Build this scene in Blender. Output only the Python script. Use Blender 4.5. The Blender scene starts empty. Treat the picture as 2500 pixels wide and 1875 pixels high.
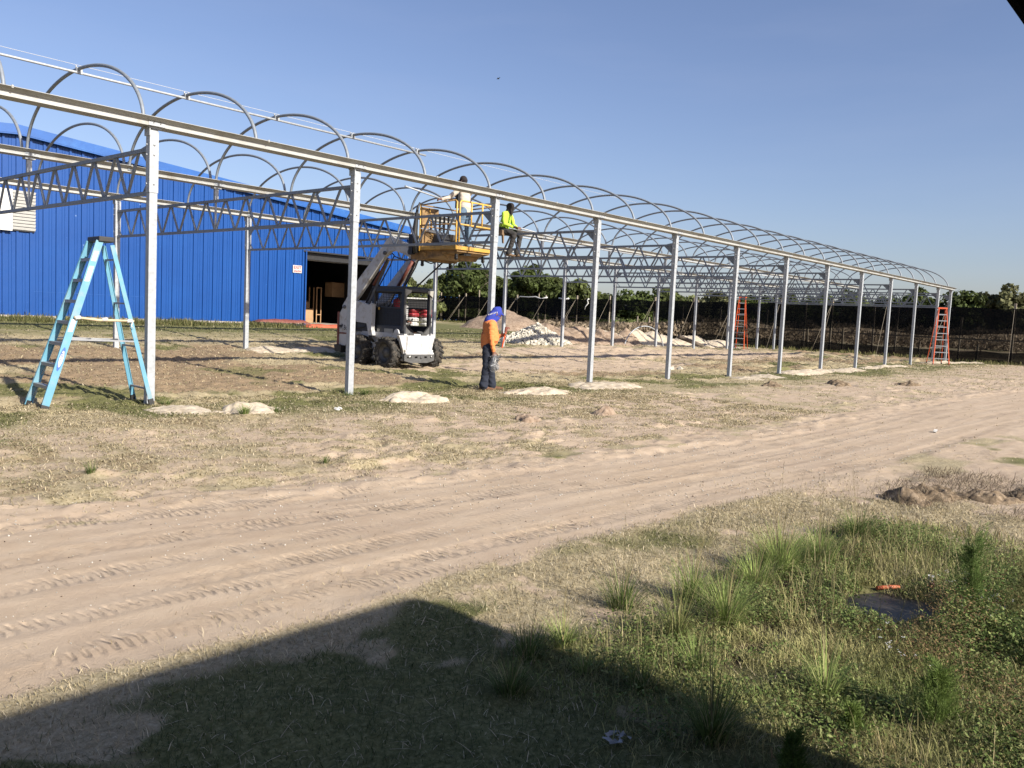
import bpy, math, random
import numpy as np
from mathutils import Vector, Matrix, Euler
random.seed(7)
rng = np.random.default_rng(11)
SC = bpy.context.scene
COL = SC.collection
PI = math.pi

# ------------------------------------------------------------------ noise
def _hash(ix, iy, seed):
    h = (ix.astype(np.int64)*374761393 + iy.astype(np.int64)*668265263 + seed*974634777) & 0xffffffff
    h = ((h ^ (h >> 13))*1274126177) & 0xffffffff
    h = (h ^ (h >> 16)) & 0xffffff
    return h/16777215.0
def vnoise(x, y, seed=0):
    x = np.asarray(x, float); y = np.asarray(y, float)
    ix = np.floor(x); iy = np.floor(y); fx = x-ix; fy = y-iy
    fx = fx*fx*(3-2*fx); fy = fy*fy*(3-2*fy)
    a = _hash(ix, iy, seed); b = _hash(ix+1, iy, seed); c = _hash(ix, iy+1, seed); d = _hash(ix+1, iy+1, seed)
    return (a*(1-fx)+b*fx)*(1-fy)+(c*(1-fx)+d*fx)*fy
def fbm(x, y, seed=0, oct=4, gain=.5):
    s = 0; a = 1; t = 0
    for k in range(oct):
        s = s+a*vnoise(x*2**k+17.3*k, y*2**k-9.1*k, seed+k*13); t += a; a *= gain
    return s/t
def sstep(a, b, x):
    t = np.clip((np.asarray(x, float)-a)/(b-a), 0, 1); return t*t*(3-2*t)

# ------------------------------------------------------------------ terrain
def gz(x, y):
    x = np.asarray(x, float); y = np.asarray(y, float)
    k2 = sstep(12, 22, x)
    zl = np.interp(y, [-60, 12.5, 16, 18, 21.5, 30, 57, 200], [0, 0.0, .07, .11, .26, .78, .85, .9])*(1-k2)+np.interp(y, [-60, 12.5, 16, 18, 21.5, 30, 57, 200], [0, 0.0, .03, .07, .37, .78, .85, .9])*k2
    zl = zl-.085*np.exp(-(((x-15.3)/2.2)**2+((y-17.4)/2.4)**2)**2)
    zr = np.interp(y, [-60, 5, 12, 25, 45, 57, 200], [.25, .3, .2, .28, .7, .85, .9])
    k = sstep(28, 50, x)
    return zl*(1-k)+zr*k
YN = ([-40, -5, 2, 4.5, 8.6, 13, 18, 28, 60, 200], [3.4, 3.42, 3.45, 3.45, 3.18, 3.1, 3.0, 2.2, -1.5, -9])
YF = ([-40, -5, 2, 4.2, 6.3, 8.6, 11, 15.3, 20, 29, 60, 200], [6.2, 6.2, 6.15, 5.7, 5.45, 5.25, 5.1, 5.3, 5.6, 5.4, 4.0, 0])
def road_v(x, y):
    n = np.interp(x, *YN); f = np.interp(x, *YF)
    return (y-n)/(f-n)

# ------------------------------------------------------------------ objects
ORG = {}
def tag(o, label=None, cat=None, group=None, kind=None):
    if label: o['label'] = label
    if cat: o['category'] = cat
    if group: o['group'] = group
    if kind: o['kind'] = kind
    return o
def thing(name, label, cat, loc=(0, 0, 0), group=None, rz=0, local=False):
    o = bpy.data.objects.new(name, None); COL.objects.link(o)
    o.empty_display_size = .2
    o.location = loc; o.rotation_euler = (0, 0, rz)
    ORG[o.name] = Vector((0, 0, 0)) if local else Vector(loc)
    return tag(o, label, cat, group)
def children_of(o):
    return [c for c in bpy.data.objects if c.parent == o]
def copy_tree(o, parent=None):
    c = o.copy(); COL.objects.link(c)
    if parent: c.parent = parent
    ORG[c.name] = ORG.get(o.name, Vector((0, 0, 0)))
    for k in CH.get(o.name, []):
        copy_tree(k, c)
    CH.setdefault(c.name, [])
    if parent: CH.setdefault(parent.name, []).append(c)
    return c
CH = {}

def link_mesh(name, me, mats, parent=None):
    for m in (mats if isinstance(mats, (list, tuple)) else [mats]): me.materials.append(m)
    o = bpy.data.objects.new(name, me); COL.objects.link(o)
    if parent is not None:
        o.parent = parent; ORG[o.name] = ORG[parent.name]; CH.setdefault(parent.name, []).append(o)
    else: ORG[o.name] = Vector((0, 0, 0))
    return o
def np_mesh(name, V, F, attrs=None, smooth=False, mi=None):
    """V (n,3), F (m,k) constant k; attrs {name: (n,4)} point colours"""
    V = np.asarray(V, np.float32); F = np.asarray(F, np.int32)
    me = bpy.data.meshes.new(name)
    me.vertices.add(len(V)); me.vertices.foreach_set('co', V.ravel())
    m, k = F.shape
    me.loops.add(m*k); me.loops.foreach_set('vertex_index', F.ravel())
    me.polygons.add(m); me.polygons.foreach_set('loop_start', np.arange(0, m*k, k, dtype=np.int32))
    me.polygons.foreach_set('loop_total', np.full(m, k, np.int32))
    if mi is not None: me.polygons.foreach_set('material_index', np.asarray(mi, np.int32))
    if smooth: me.polygons.foreach_set('use_smooth', np.ones(m, bool))
    me.update(calc_edges=True)
    for n, a in (attrs or {}).items():
        at = me.color_attributes.new(n, 'FLOAT_COLOR', 'POINT')
        a = np.asarray(a, np.float32)
        if a.shape[1] == 3: a = np.hstack([a, np.ones((len(a), 1), np.float32)])
        at.data.foreach_set('color', a.ravel())
    return me

class MB:
    def __init__(s): s.v = []; s.f = []; s.m = []; s.s = []
    def add(s, vs, fs, mi=0, sm=False):
        o = len(s.v); s.v += [tuple(v) for v in vs]
        for f in fs: s.f.append([i+o for i in f]); s.m.append(mi); s.s.append(sm)
        return s
    def box(s, c, d, R=None, mi=0):
        c = Vector(c); x, y, z = d[0]/2, d[1]/2, d[2]/2
        vs = [Vector(q) for q in [(-x,-y,-z),(x,-y,-z),(x,y,-z),(-x,y,-z),(-x,-y,z),(x,-y,z),(x,y,z),(-x,y,z)]]
        if R is not None: vs = [R@v for v in vs]
        return s.add([v+c for v in vs], [(0,3,2,1),(4,5,6,7),(0,1,5,4),(1,2,6,5),(2,3,7,6),(3,0,4,7)], mi)
    def bar(s, a, b, w, h, up=(0, 0, 1), mi=0, w2=None, h2=None):
        a = Vector(a); b = Vector(b); d = (b-a).normalized(); u = Vector(up)
        if abs(d.dot(u.normalized())) > .98: u = Vector((0, 1, 0))
        r = d.cross(u).normalized(); u = r.cross(d)
        w2 = w if w2 is None else w2; h2 = h if h2 is None else h2
        vs = [p+r*(sx*ww/2)+u*(sz*hh/2) for p, ww, hh in ((a, w, h), (b, w2, h2)) for sx, sz in ((-1,-1),(1,-1),(1,1),(-1,1))]
        return s.add(vs, [(0,1,2,3),(7,6,5,4),(0,4,5,1),(1,5,6,2),(2,6,7,3),(3,7,4,0)], mi)
    def tube(s, pts, r, n=8, mi=0, caps=True, sm=True):
        pts = [Vector(p) for p in pts]; N = len(pts)
        rs = r if isinstance(r, (list, tuple)) else [r]*N
        vs = []; t0 = (pts[1]-pts[0]).normalized()
        u = t0.cross(Vector((0, 0, 1)))
        if u.length < .05: u = t0.cross(Vector((0, 1, 0)))
        u.normalize()
        for i, p in enumerate(pts):
            t = (pts[min(i+1, N-1)]-pts[max(i-1, 0)]).normalized()
            u = (u-t*u.dot(t)).normalized(); w = t.cross(u)
            for k in range(n):
                a = 2*PI*k/n; vs.append(p+(u*math.cos(a)+w*math.sin(a))*rs[i])
        fs = [(i*n+k, i*n+(k+1) % n, (i+1)*n+(k+1) % n, (i+1)*n+k) for i in range(N-1) for k in range(n)]
        s.add(vs, fs, mi, sm)
        if caps:
            o = len(s.v)-len(vs)
            s.f.append([o+k for k in range(n)][::-1]); s.m.append(mi); s.s.append(False)
            s.f.append([o+(N-1)*n+k for k in range(n)]); s.m.append(mi); s.s.append(False)
        return s
    def prism(s, poly, fn, t0, t1, mi=0):
        """poly: 2D pts; fn(a,b,t)->3D"""
        n = len(poly)
        vs = [fn(a, b, t0) for a, b in poly]+[fn(a, b, t1) for a, b in poly]
        fs = [tuple(range(n)), tuple(range(2*n-1, n-1, -1))]+[(i, i+n, (i+1) % n+n, (i+1) % n) for i in range(n)]
        return s.add(vs, fs, mi)
    def lathe(s, prof, c, axis='z', n=24, mi=0, sm=True, close=False):
        c = Vector(c); vs = []
        for (r, h) in prof:
            for k in range(n):
                a = 2*PI*k/n; p = (r*math.cos(a), r*math.sin(a), h)
                if axis == 'x': p = (h, r*math.cos(a), r*math.sin(a))
                elif axis == 'y': p = (r*math.cos(a), h, r*math.sin(a))
                vs.append(c+Vector(p))
        N = len(prof); rng_ = N if close else N-1
        return s.add(vs, [(i*n+k, i*n+(k+1) % n, ((i+1) % N)*n+(k+1) % n, ((i+1) % N)*n+k) for i in range(rng_) for k in range(n)], mi, sm)
    def quad(s, a, b, c, d, mi=0): return s.add([a, b, c, d], [(0, 1, 2, 3)], mi)
    def build(s, name, mats, parent=None, bevel=0, fixn=True, top_local=None):
        o = ORG[parent.name] if parent is not None else (Vector(top_local) if top_local else Vector((0, 0, 0)))
        me = bpy.data.meshes.new(name)
        me.from_pydata([(x-o.x, y-o.y, z-o.z) for x, y, z in s.v], [], s.f)
        me.polygons.foreach_set('material_index', s.m); me.polygons.foreach_set('use_smooth', s.s)
        if fixn:
            import bmesh
            bm = bmesh.new(); bm.from_mesh(me); bmesh.ops.recalc_face_normals(bm, faces=bm.faces); bm.to_mesh(me); bm.free()
        me.update()
        ob = link_mesh(name, me, mats, parent)
        if top_local: ob.location = top_local
        if bevel:
            b = ob.modifiers.new('bevel', 'BEVEL'); b.width = bevel; b.segments = 2; b.limit_method = 'ANGLE'
        return ob

# ------------------------------------------------------------------ materials
def newmat(name):
    m = bpy.data.materials.new(name); m.use_nodes = True
    nt = m.node_tree; b = nt.nodes['Principled BSDF']
    return m, nt, b
def lnk(nt, a, b): nt.links.new(a, b)
def texco(nt, scale=(1, 1, 1), obj=True):
    t = nt.nodes.new('ShaderNodeTexCoord'); mp = nt.nodes.new('ShaderNodeMapping'); mp.inputs['Scale'].default_value = scale
    lnk(nt, t.outputs['Object' if obj else 'Generated'], mp.inputs['Vector']); return mp.outputs['Vector']
def nnoise(nt, scale, vec, detail=4, rough=.6):
    n = nt.nodes.new('ShaderNodeTexNoise'); n.inputs['Scale'].default_value = scale; n.inputs['Detail'].default_value = detail
    n.inputs['Roughness'].default_value = rough; lnk(nt, vec, n.inputs['Vector']); return n.outputs['Fac']
def ramp(nt, fac, stops):
    r = nt.nodes.new('ShaderNodeValToRGB'); e = r.color_ramp.elements
    e[0].position, e[0].color = stops[0][0], (*stops[0][1], 1); e[1].position, e[1].color = stops[-1][0], (*stops[-1][1], 1)
    for p, c in stops[1:-1]:
        k = e.new(p); k.color = (*c, 1)
    lnk(nt, fac, r.inputs['Fac']); return r.outputs['Color']
def mixc(nt, fac, a, b, mode='MIX'):
    m = nt.nodes.new('ShaderNodeMix'); m.data_type = 'RGBA'; m.blend_type = mode
    for sock, v in ((m.inputs['Factor'], fac), (m.inputs['A'], a), (m.inputs['B'], b)):
        pass
    fi = [i for i in m.inputs if i.name == 'Factor' and i.type == 'VALUE'][0]
    ai = [i for i in m.inputs if i.name == 'A' and i.type == 'RGBA'][0]; bi = [i for i in m.inputs if i.name == 'B' and i.type == 'RGBA'][0]
    for sock, v in ((fi, fac), (ai, a), (bi, b)):
        if isinstance(v, (int, float)): sock.default_value = v
        elif isinstance(v, tuple): sock.default_value = (*v, 1)
        else: lnk(nt, v, sock)
    return [o for o in m.outputs if o.type == 'RGBA'][0]
def bump(nt, b, h, strength=.3, dist=.01):
    n = nt.nodes.new('ShaderNodeBump'); n.inputs['Strength'].default_value = strength; n.inputs['Distance'].default_value = dist
    lnk(nt, h, n.inputs['Height']); lnk(nt, n.outputs['Normal'], b.inputs['Normal'])
def simple(name, col, rough=.6, metal=0, var=.12, scale=6, bmp=0, bscale=40, spec=.5, dirt=None, dscale=3):
    m, nt, b = newmat(name)
    v = texco(nt)
    f = nnoise(nt, scale, v)
    lo = tuple(max(0, c*(1-var)) for c in col); hi = tuple(min(1, c*(1+var)) for c in col)
    c = ramp(nt, f, [(.3, lo), (.7, hi)])
    if dirt:
        g = nnoise(nt, dscale, v, 6, .7)
        r = ramp(nt, g, [(.5, (0, 0, 0)), (.68, (1, 1, 1))])
        c = mixc(nt, r, c, dirt)
    lnk(nt, c, b.inputs['Base Color'])
    b.inputs['Roughness'].default_value = rough; b.inputs['Metallic'].default_value = metal
    b.inputs['Specular IOR Level'].default_value = spec
    if bmp: bump(nt, b, nnoise(nt, bscale, v, 5), bmp)
    return m
def leafmat(name, attr='Col', trans=.35, rough=.6):
    m, nt, b = newmat(name)
    a = nt.nodes.new('ShaderNodeAttribute'); a.attribute_name = attr
    lnk(nt, a.outputs['Color'], b.inputs['Base Color']); b.inputs['Roughness'].default_value = rough
    b.inputs['Specular IOR Level'].default_value = .25
    t = nt.nodes.new('ShaderNodeBsdfTranslucent'); lnk(nt, a.outputs['Color'], t.inputs['Color'])
    mx = nt.nodes.new('ShaderNodeMixShader'); mx.inputs[0].default_value = trans
    lnk(nt, b.outputs[0], mx.inputs[1]); lnk(nt, t.outputs[0], mx.inputs[2])
    lnk(nt, mx.outputs[0], nt.nodes['Material Output'].inputs['Surface'])
    return m

M = {}
M['galv'] = simple('galvanised_steel', (.47, .50, .535), .55, .12, .17, 16, .05, 60)
M['galv_shaded'] = simple('shaded_galvanised_steel', (.285, .32, .365), .55, .15, .12, 14)  # same steel in a darker tone: shade of trusses and hoops put into colour
M['gutter'] = simple('gutter_steel', (.50, .51, .50), .5, .10, .08, 5, dirt=(.36, .34, .30), dscale=1.6)
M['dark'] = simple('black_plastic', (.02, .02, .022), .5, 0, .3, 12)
M['rubber'] = simple('tyre_rubber', (.035, .033, .03), .85, 0, .3, 10, .2, 60, dirt=(.14, .115, .09), dscale=7)
M['white'] = simple('white_machine_paint', (.66, .67, .69), .45, 0, .06, 5, dirt=(.40, .35, .28), dscale=5)
M['cabdark'] = simple('dark_cab_paint', (.028, .034, .045), .42, 0, .2, 8)
M['greymetal'] = simple('grey_painted_steel', (.13, .13, .13), .55, .2, .2, 9)
M['yellow'] = simple('yellow_safety_paint', (.66, .38, .07), .5, 0, .15, 5, dirt=(.30, .19, .08), dscale=7)
M['yellow_rail'] = simple('yellow_rail_paint', (.86, .52, .11), .5, 0, .12, 5, dirt=(.50, .32, .12), dscale=8)
M['yellow_worn'] = simple('worn_yellow_plywood', (.36, .22, .09), .7, 0, .3, 7, dirt=(.12, .08, .05), dscale=5)
M['orange_ladder'] = simple('orange_fibreglass', (.80, .13, .04), .5, 0, .08, 8)
M['blue_ladder'] = simple('pale_blue_fibreglass', (.13, .37, .52), .55, 0, .12, 3, dirt=(.27, .38, .42), dscale=2.2)
M['aluminium'] = simple('aluminium', (.42, .44, .47), .45, .5, .1, 10)
M['bluewall'] = None
M['wood'] = simple('weathered_wood', (.34, .29, .22), .85, 0, .25, 12)
M['palewood'] = simple('pale_wood', (.72, .58, .38), .7, 0, .12, 12)
M['card'] = simple('cardboard', (.56, .34, .18), .85, 0, .2, 3, dirt=(.34, .21, .12), dscale=1.5)
M['paper'] = simple('paper', (.80, .80, .78), .8, 0, .05, 8)
M['conc'] = simple('concrete', (.50, .45, .39), .9, 0, .15, 3, .3, 30, dirt=(.33, .29, .25), dscale=2)
M['sandpile'] = None
M['rock'] = simple('limestone', (.66, .62, .53), .9, 0, .2, 2, .4, 20)
M['red'] = simple('red_plastic', (.42, .04, .05), .5, 0, .15, 6)
M['redbrown'] = simple('faded_red_cylinder', (.22, .07, .05), .55, 0, .25, 9)
# ------------------------------------------------------------------ camera, world, sun
cam_d = bpy.data.cameras.new('camera'); cam = bpy.data.objects.new('camera', cam_d); COL.objects.link(cam)
yaw, pitch, roll = 0.85326, -0.07885, 0.04671
fw = Vector((math.sin(yaw)*math.cos(pitch), math.cos(yaw)*math.cos(pitch), math.sin(pitch)))
r0 = fw.cross(Vector((0, 0, 1))).normalized(); u0 = r0.cross(fw)
rr = r0*math.cos(roll)+u0*math.sin(roll); uu = -r0*math.sin(roll)+u0*math.cos(roll)
cam.matrix_world = Matrix(((rr.x, uu.x, -fw.x, 0), (rr.y, uu.y, -fw.y, 0), (rr.z, uu.z, -fw.z, 1.513), (0, 0, 0, 1)))
cam_d.sensor_width = 36; cam_d.lens = 2064.4/2500*36; cam_d.clip_end = 6000; cam_d.clip_start = .02
SC.camera = cam

EL = math.radians(29.5); AZ = math.radians(1.5)
tosun = Vector((-math.sin(AZ)*math.cos(EL), -math.cos(AZ)*math.cos(EL), math.sin(EL)))
w = bpy.data.worlds.new('World'); SC.world = w; w.use_nodes = True
nt = w.node_tree; bg = nt.nodes['Background']
sky = nt.nodes.new('ShaderNodeTexSky'); sky.sky_type = 'NISHITA'; sky.sun_disc = False
sky.sun_elevation = EL; sky.sun_rotation = math.atan2(tosun.x, tosun.y); sky.altitude = 10; sky.air_density = 1.0; sky.dust_density = 1.25; sky.ozone_density = 2.2
hs = nt.nodes.new('ShaderNodeHueSaturation'); hs.inputs['Saturation'].default_value = .96
# faint thin cloud low in the sky
tc = nt.nodes.new('ShaderNodeTexCoord'); mp = nt.nodes.new('ShaderNodeMapping'); mp.inputs['Scale'].default_value = (1.6, 1.6, 9)
lnk(nt, tc.outputs['Generated'], mp.inputs['Vector'])
nz = nnoise(nt, 2.2, mp.outputs['Vector'], 5, .55)
cr = ramp(nt, nz, [(.50, (0, 0, 0)), (.85, (.06, .06, .06))])
lnk(nt, sky.outputs[0], hs.inputs['Color'])
tint = mixc(nt, 1.0, hs.outputs['Color'], (1.03, .99, 1.13), 'MULTIPLY')
cx = mixc(nt, cr, tint, (5.2, 5.4, 6.6))
lnk(nt, cx, bg.inputs['Color']); bg.inputs['Strength'].default_value = .069
sd = bpy.data.lights.new('sun', 'SUN'); so = bpy.data.objects.new('sun', sd); COL.objects.link(so)
sd.energy = 5.0; sd.angle = math.radians(.9); sd.color = (1.0, .925, .80)
so.rotation_euler = (-tosun).to_track_quat('-Z', 'Y').to_euler(); so.location = (0, -30, 30)
SC.view_settings.view_transform = 'Standard'; SC.view_settings.look = 'None'; SC.view_settings.exposure = .90; SC.view_settings.gamma = 1
SC.render.engine = 'CYCLES'
SC.cycles.max_bounces = 6; SC.cycles.transparent_max_bounces = 16; SC.cycles.use_adaptive_sampling = True
SC.cycles.use_denoising = True

# ------------------------------------------------------------------ ground masks
POSTS_X = [5.789+3.6367*i for i in range(12)]+[5.789+3.6367*11+2.278]
def blob(x, y, cx, cy, rx, ry, seed=0, soft=.5):
    d = np.sqrt(((x-cx)/rx)**2+((y-cy)/ry)**2)+(fbm(x*2.3, y*2.3, seed+5, 3)-.5)*.9
    return 1-sstep(1-soft, 1+soft*.3, d)
def masks(x, y):
    """returns sand, green, brown, wet in 0..1"""
    v = road_v(x, y)
    e = (fbm(x*1.3, y*1.3, 3, 4)-.5)
    sand = sstep(-.09, .06, v+e*.16)*(1-sstep(.97, 1.10, v+e*.55))
    # ragged sandy verge beyond the road
    n1 = fbm(x*.6, y*.6, 21, 4)
    verge = np.maximum(np.maximum(sstep(.30, .62, n1)*.9, .62), 1-sstep(1.0, 1.24, v+.5*(n1-.5)))*(1-sstep(9.2, 10.8, y+3*(n1-.5)))*(v > .9)
    sand = np.maximum(sand, verge*.97*sstep(.30, .58, fbm(x*3.2, y*3.0, 4, 4)+.12*(1-sstep(1, 1.5, v))))
    # near side: patches
    n2 = fbm(x*1.9, y*1.8, 33, 4)
    nearm = (v < .05)*(y > .2)
    sand = np.maximum(sand, nearm*sstep(.56, .70, n2)*.8*(1-sstep(3.4, 4.6, x)*sstep(-2.6, -2.0, -y)))
    # sandy track between the rows, and bare soil beneath
    t = blob(x, y, 22, 16.5, 7.5, 2.6, 50, .4); t = np.maximum(t, blob(x, y, 29, 20, 9, 1.9, 51, .4)); t = np.maximum(t, blob(x, y, 14, 25.5, 9, .8, 52)*.4)
    t = np.maximum(t, blob(x, y, 37, 19, 10, 3.0, 53, .4)*.85)
    sand = np.maximum(sand, t*.8)
    far_r = sstep(14, 22, x)*(1-sstep(8.2, 10.0, y+2*(n1-.5)))*(v > .5)
    sand = np.maximum(sand, far_r*sstep(.32, .6, fbm(x*1.1, y*1.1, 8, 4))*.75)
    fr2 = sstep(6.5, 8.5, x)*(v < .1)*sstep(.3, .55, fbm(x*.9, y*1.4, 61, 3))*(y > .2)
    sand = np.maximum(sand, fr2*.8)
    g = fbm(x*.55, y*.55, 71, 4)
    green = sstep(.52, .74, g)*(1-sand)*.8
    green = green*(1-.6*sstep(5.5, 6.2, y)*(1-sstep(8.8, 10.2, y)))
    green = np.maximum(green, (1-sand)*sstep(9.0, 10.6, y+1.5*(g-.5))*(1-sstep(12.6, 14.5, y))*sstep(.38, .66, fbm(x*.7, y*.9, 72, 3))*.75)
    green = np.maximum(green, (1-sand)*sstep(22.5, 26, y)*(1-sstep(40, 60, x))*.75)
    weed = sstep(2.3, 3.6, x+ .8*(fbm(x*1.5, y*1.5, 77, 3)-.5))*(1-sstep(1.9, 2.5, y+.5*(fbm(x*2, y*2, 78, 3)-.5)))*(1-sstep(6.0, 7.6, x))
    green = np.maximum(green, weed)
    sand = sand*(1-weed)
    shd = (1-sstep(2.9, 3.5, x))*(1-sstep(2.9, 3.3, y+.5*(fbm(x*2, y*2, 79, 3)-.5)))*sstep(.25, .5, fbm(x*2.5, y*3, 80, 3))  # greener, darker grass bounded by the vehicle's shadow, deepening its shade through colour
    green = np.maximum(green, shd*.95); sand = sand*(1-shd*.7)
    brown = sstep(.36, .58, fbm(x*.5+9, y*.5, 91, 4))*(1-sand)*(1-green*.7)*sstep(12.2, 13.6, y)*(1-sstep(21, 24, y))
    brown = np.maximum(brown, (1-sand)*.55*sstep(.42, .62, fbm(x*1.3, y*1.3, 95, 3))*sstep(6, 7, y)*(1-sstep(10, 12, y)))
    mud = np.maximum(blob(x, y, 3.72, 1.72, .46, .17, 7, .6), blob(x, y, 4.72, 2.08, .34, .2, 8, .6))*sstep(.30, .55, fbm(x*7, y*9, 17, 3))
    return sand, green, brown, mud, weed

TRK = [(.10, .11, 1.0, 0), (.20, .09, .5, 1), (.36, .12, .9, 2), (.47, .10, .6, 3), (.62, .12, .9, 4), (.73, .10, .5, 5), (.88, .09, .8, 6)]
def relief(x, y, fine=True):
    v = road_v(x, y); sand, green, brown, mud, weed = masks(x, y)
    on = sstep(-.06, .03, v)*(1-sstep(1.0, 1.1, v))
    h = (fbm(x*.8, y*.8, 5, 4)-.5)*.05*(1-on*.75)
    h = h+(fbm(x*4.5, y*4.5, 6, 3)-.5)*.028*(1-on*.75)
    if fine:
        h = h+(fbm(x*16, y*16, 9, 3)-.5)*.017*(1-on*.7)*(1-.3*sand)
        h = h+(fbm(x*.7, y*6, 10, 3)-.5)*.005*on
    wd = np.interp(x, YF[0], YF[1])-np.interp(x, YN[0], YN[1])
    for (c, hw, amp, k) in TRK:
        cc = c+.035*np.sin(x*.35+k*1.9)+.02*np.sin(x*.9+k)
        d = (v-cc)*wd
        prof = np.exp(-(d/(hw*.9))**2)
        h = h-prof*.0024*amp*on
        h = h+(np.exp(-((np.abs(d)-hw*1.25)/.035)**2))*.0024*amp*on  # green blades inside the vehicle's shadow are coloured darker to deepen it
        lug = (np.abs((x*(8.6+k*.35)+np.sign(d)*d*6+k*.3) % 1-.5) < .22).astype(float)
        seg = sstep(.42, .58, fbm(x*.45+k*31, y*0+k*7.7, 111+k, 2))
        if fine: h = h-lug*.010*amp*seg*on*(np.abs(d) < hw*.85)*(1-sstep(9, 16, x)*.6)
    h = h+sstep(.80, .95, v)*(1-sstep(1.25, 1.6, v))*(np.abs(fbm(x*3.1, y*3.1, 46, 3)-.5)*-.11+.012)
    # loose berm along both edges
    h = h+(np.exp(-((v-1.04)/.07)**2)+.5*np.exp(-((v+.05)/.05)**2))*.035*fbm(x*1.4, y*1.4, 44, 3)
    # churned soil, heaps
    ch = sstep(.5, .75, fbm(x*1.1, y*1.3, 66, 3))*(y > 6.4)*(y < 22)*(1-on)
    h = h+ch*(fbm(x*6, y*6, 67, 3)-.35)*.11
    yd = sstep(10.8, 12, y)*(1-sstep(24, 28, y))*(1-.6*sand)
    h = h+yd*(np.abs(fbm(x*2.1, y*3.4, 166, 3)-.5)*-.16+.02+(fbm(x*6.5, y*8, 167, 3)-.5)*.07)
    far = (x > 24)*(y > 13)*(y < 22)
    h = h+far*(fbm(x*1.6, y*1.6, 68, 3)-.42)*.28*sstep(24, 29, x)
    h = h-.05*blob(x, y, 4.98, 1.42, .40, .26, 12, .5)-.018*mud
    return h, (sand, green, brown, mud, weed)

def axis(segs):
    out = [segs[0][0]]
    for a, b, s0, s1 in segs:
        x = a; L = b-a
        while x < b-1e-6:
            t = (x-a)/L; x += s0+(s1-s0)*t; out.append(min(x, b))
    return np.array(sorted(set(np.round(out, 4))))
gx = axis([(-120, -10, 12, 3), (-10, .3, 1.2, .2), (.3, 6.5, .032, .034), (6.5, 12, .036, .06), (12, 26, .06, .15), (26, 60, .15, .5), (60, 150, .6, 6), (150, 3000, 10, 500)])
gy = axis([(-60, -3, 8, 1), (-3, .2, .4, .08), (.2, 7.2, .032, .030), (7.2, 12.5, .034, .06), (12.5, 24, .06, .14), (24, 60, .16, .6), (60, 150, 1, 8), (150, 3000, 12, 500)])
GX, GY = np.meshgrid(gx, gy)
fx_, fy_ = GX.ravel(), GY.ravel()
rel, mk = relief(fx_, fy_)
fade = (1-sstep(50, 58, fx_))*(1-sstep(48, 58, fy_))*sstep(-6, 0, fx_+2)
Z = gz(fx_, fy_)+rel*np.clip(fade, 0, 1)
V = np.stack([fx_, fy_, Z], 1)
nx, ny = len(gx), len(gy)
I = np.arange(nx*ny).reshape(ny, nx)
F = np.stack([I[:-1, :-1], I[:-1, 1:], I[1:, 1:], I[1:, :-1]], -1).reshape(-1, 4)
print('ground grid', nx, ny, len(F))
fine_n = fbm(fx_*7, fy_*7, 201, 3)
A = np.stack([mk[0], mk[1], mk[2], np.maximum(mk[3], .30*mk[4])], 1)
TRD = np.zeros((len(fx_), 4))
_v = road_v(fx_, fy_); _wd = np.interp(fx_, YF[0], YF[1])-np.interp(fx_, YN[0], YN[1])
for (c, hw, amp, k) in TRK+[(.03, .10, .9, 7), (.54, .10, .7, 8), (.97, .10, .6, 9)]:
    cc = c+.035*np.sin(fx_*.35+k*1.9)+.02*np.sin(fx_*.9+k); d_ = (_v-cc)*_wd
    seg = sstep(.45, .55, fbm(fx_*.35+k*31, fy_*0+k*7.7, 111+k, 2)); mskk = np.exp(-(d_/(hw*.8))**4)*seg
    up_ = mskk > TRD[:, 0]; TRD[up_, 0] = mskk[up_]; TRD[up_, 1] = (np.abs(d_)/hw*.5)[up_]; TRD[up_, 2] = (k % 3)/3.
TRD[:, 3] = 1
def ground_h(x, y):
    r, _ = relief(np.atleast_1d(np.asarray(x, float)), np.atleast_1d(np.asarray(y, float)))
    return gz(np.atleast_1d(x), np.atleast_1d(y))+r

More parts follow.
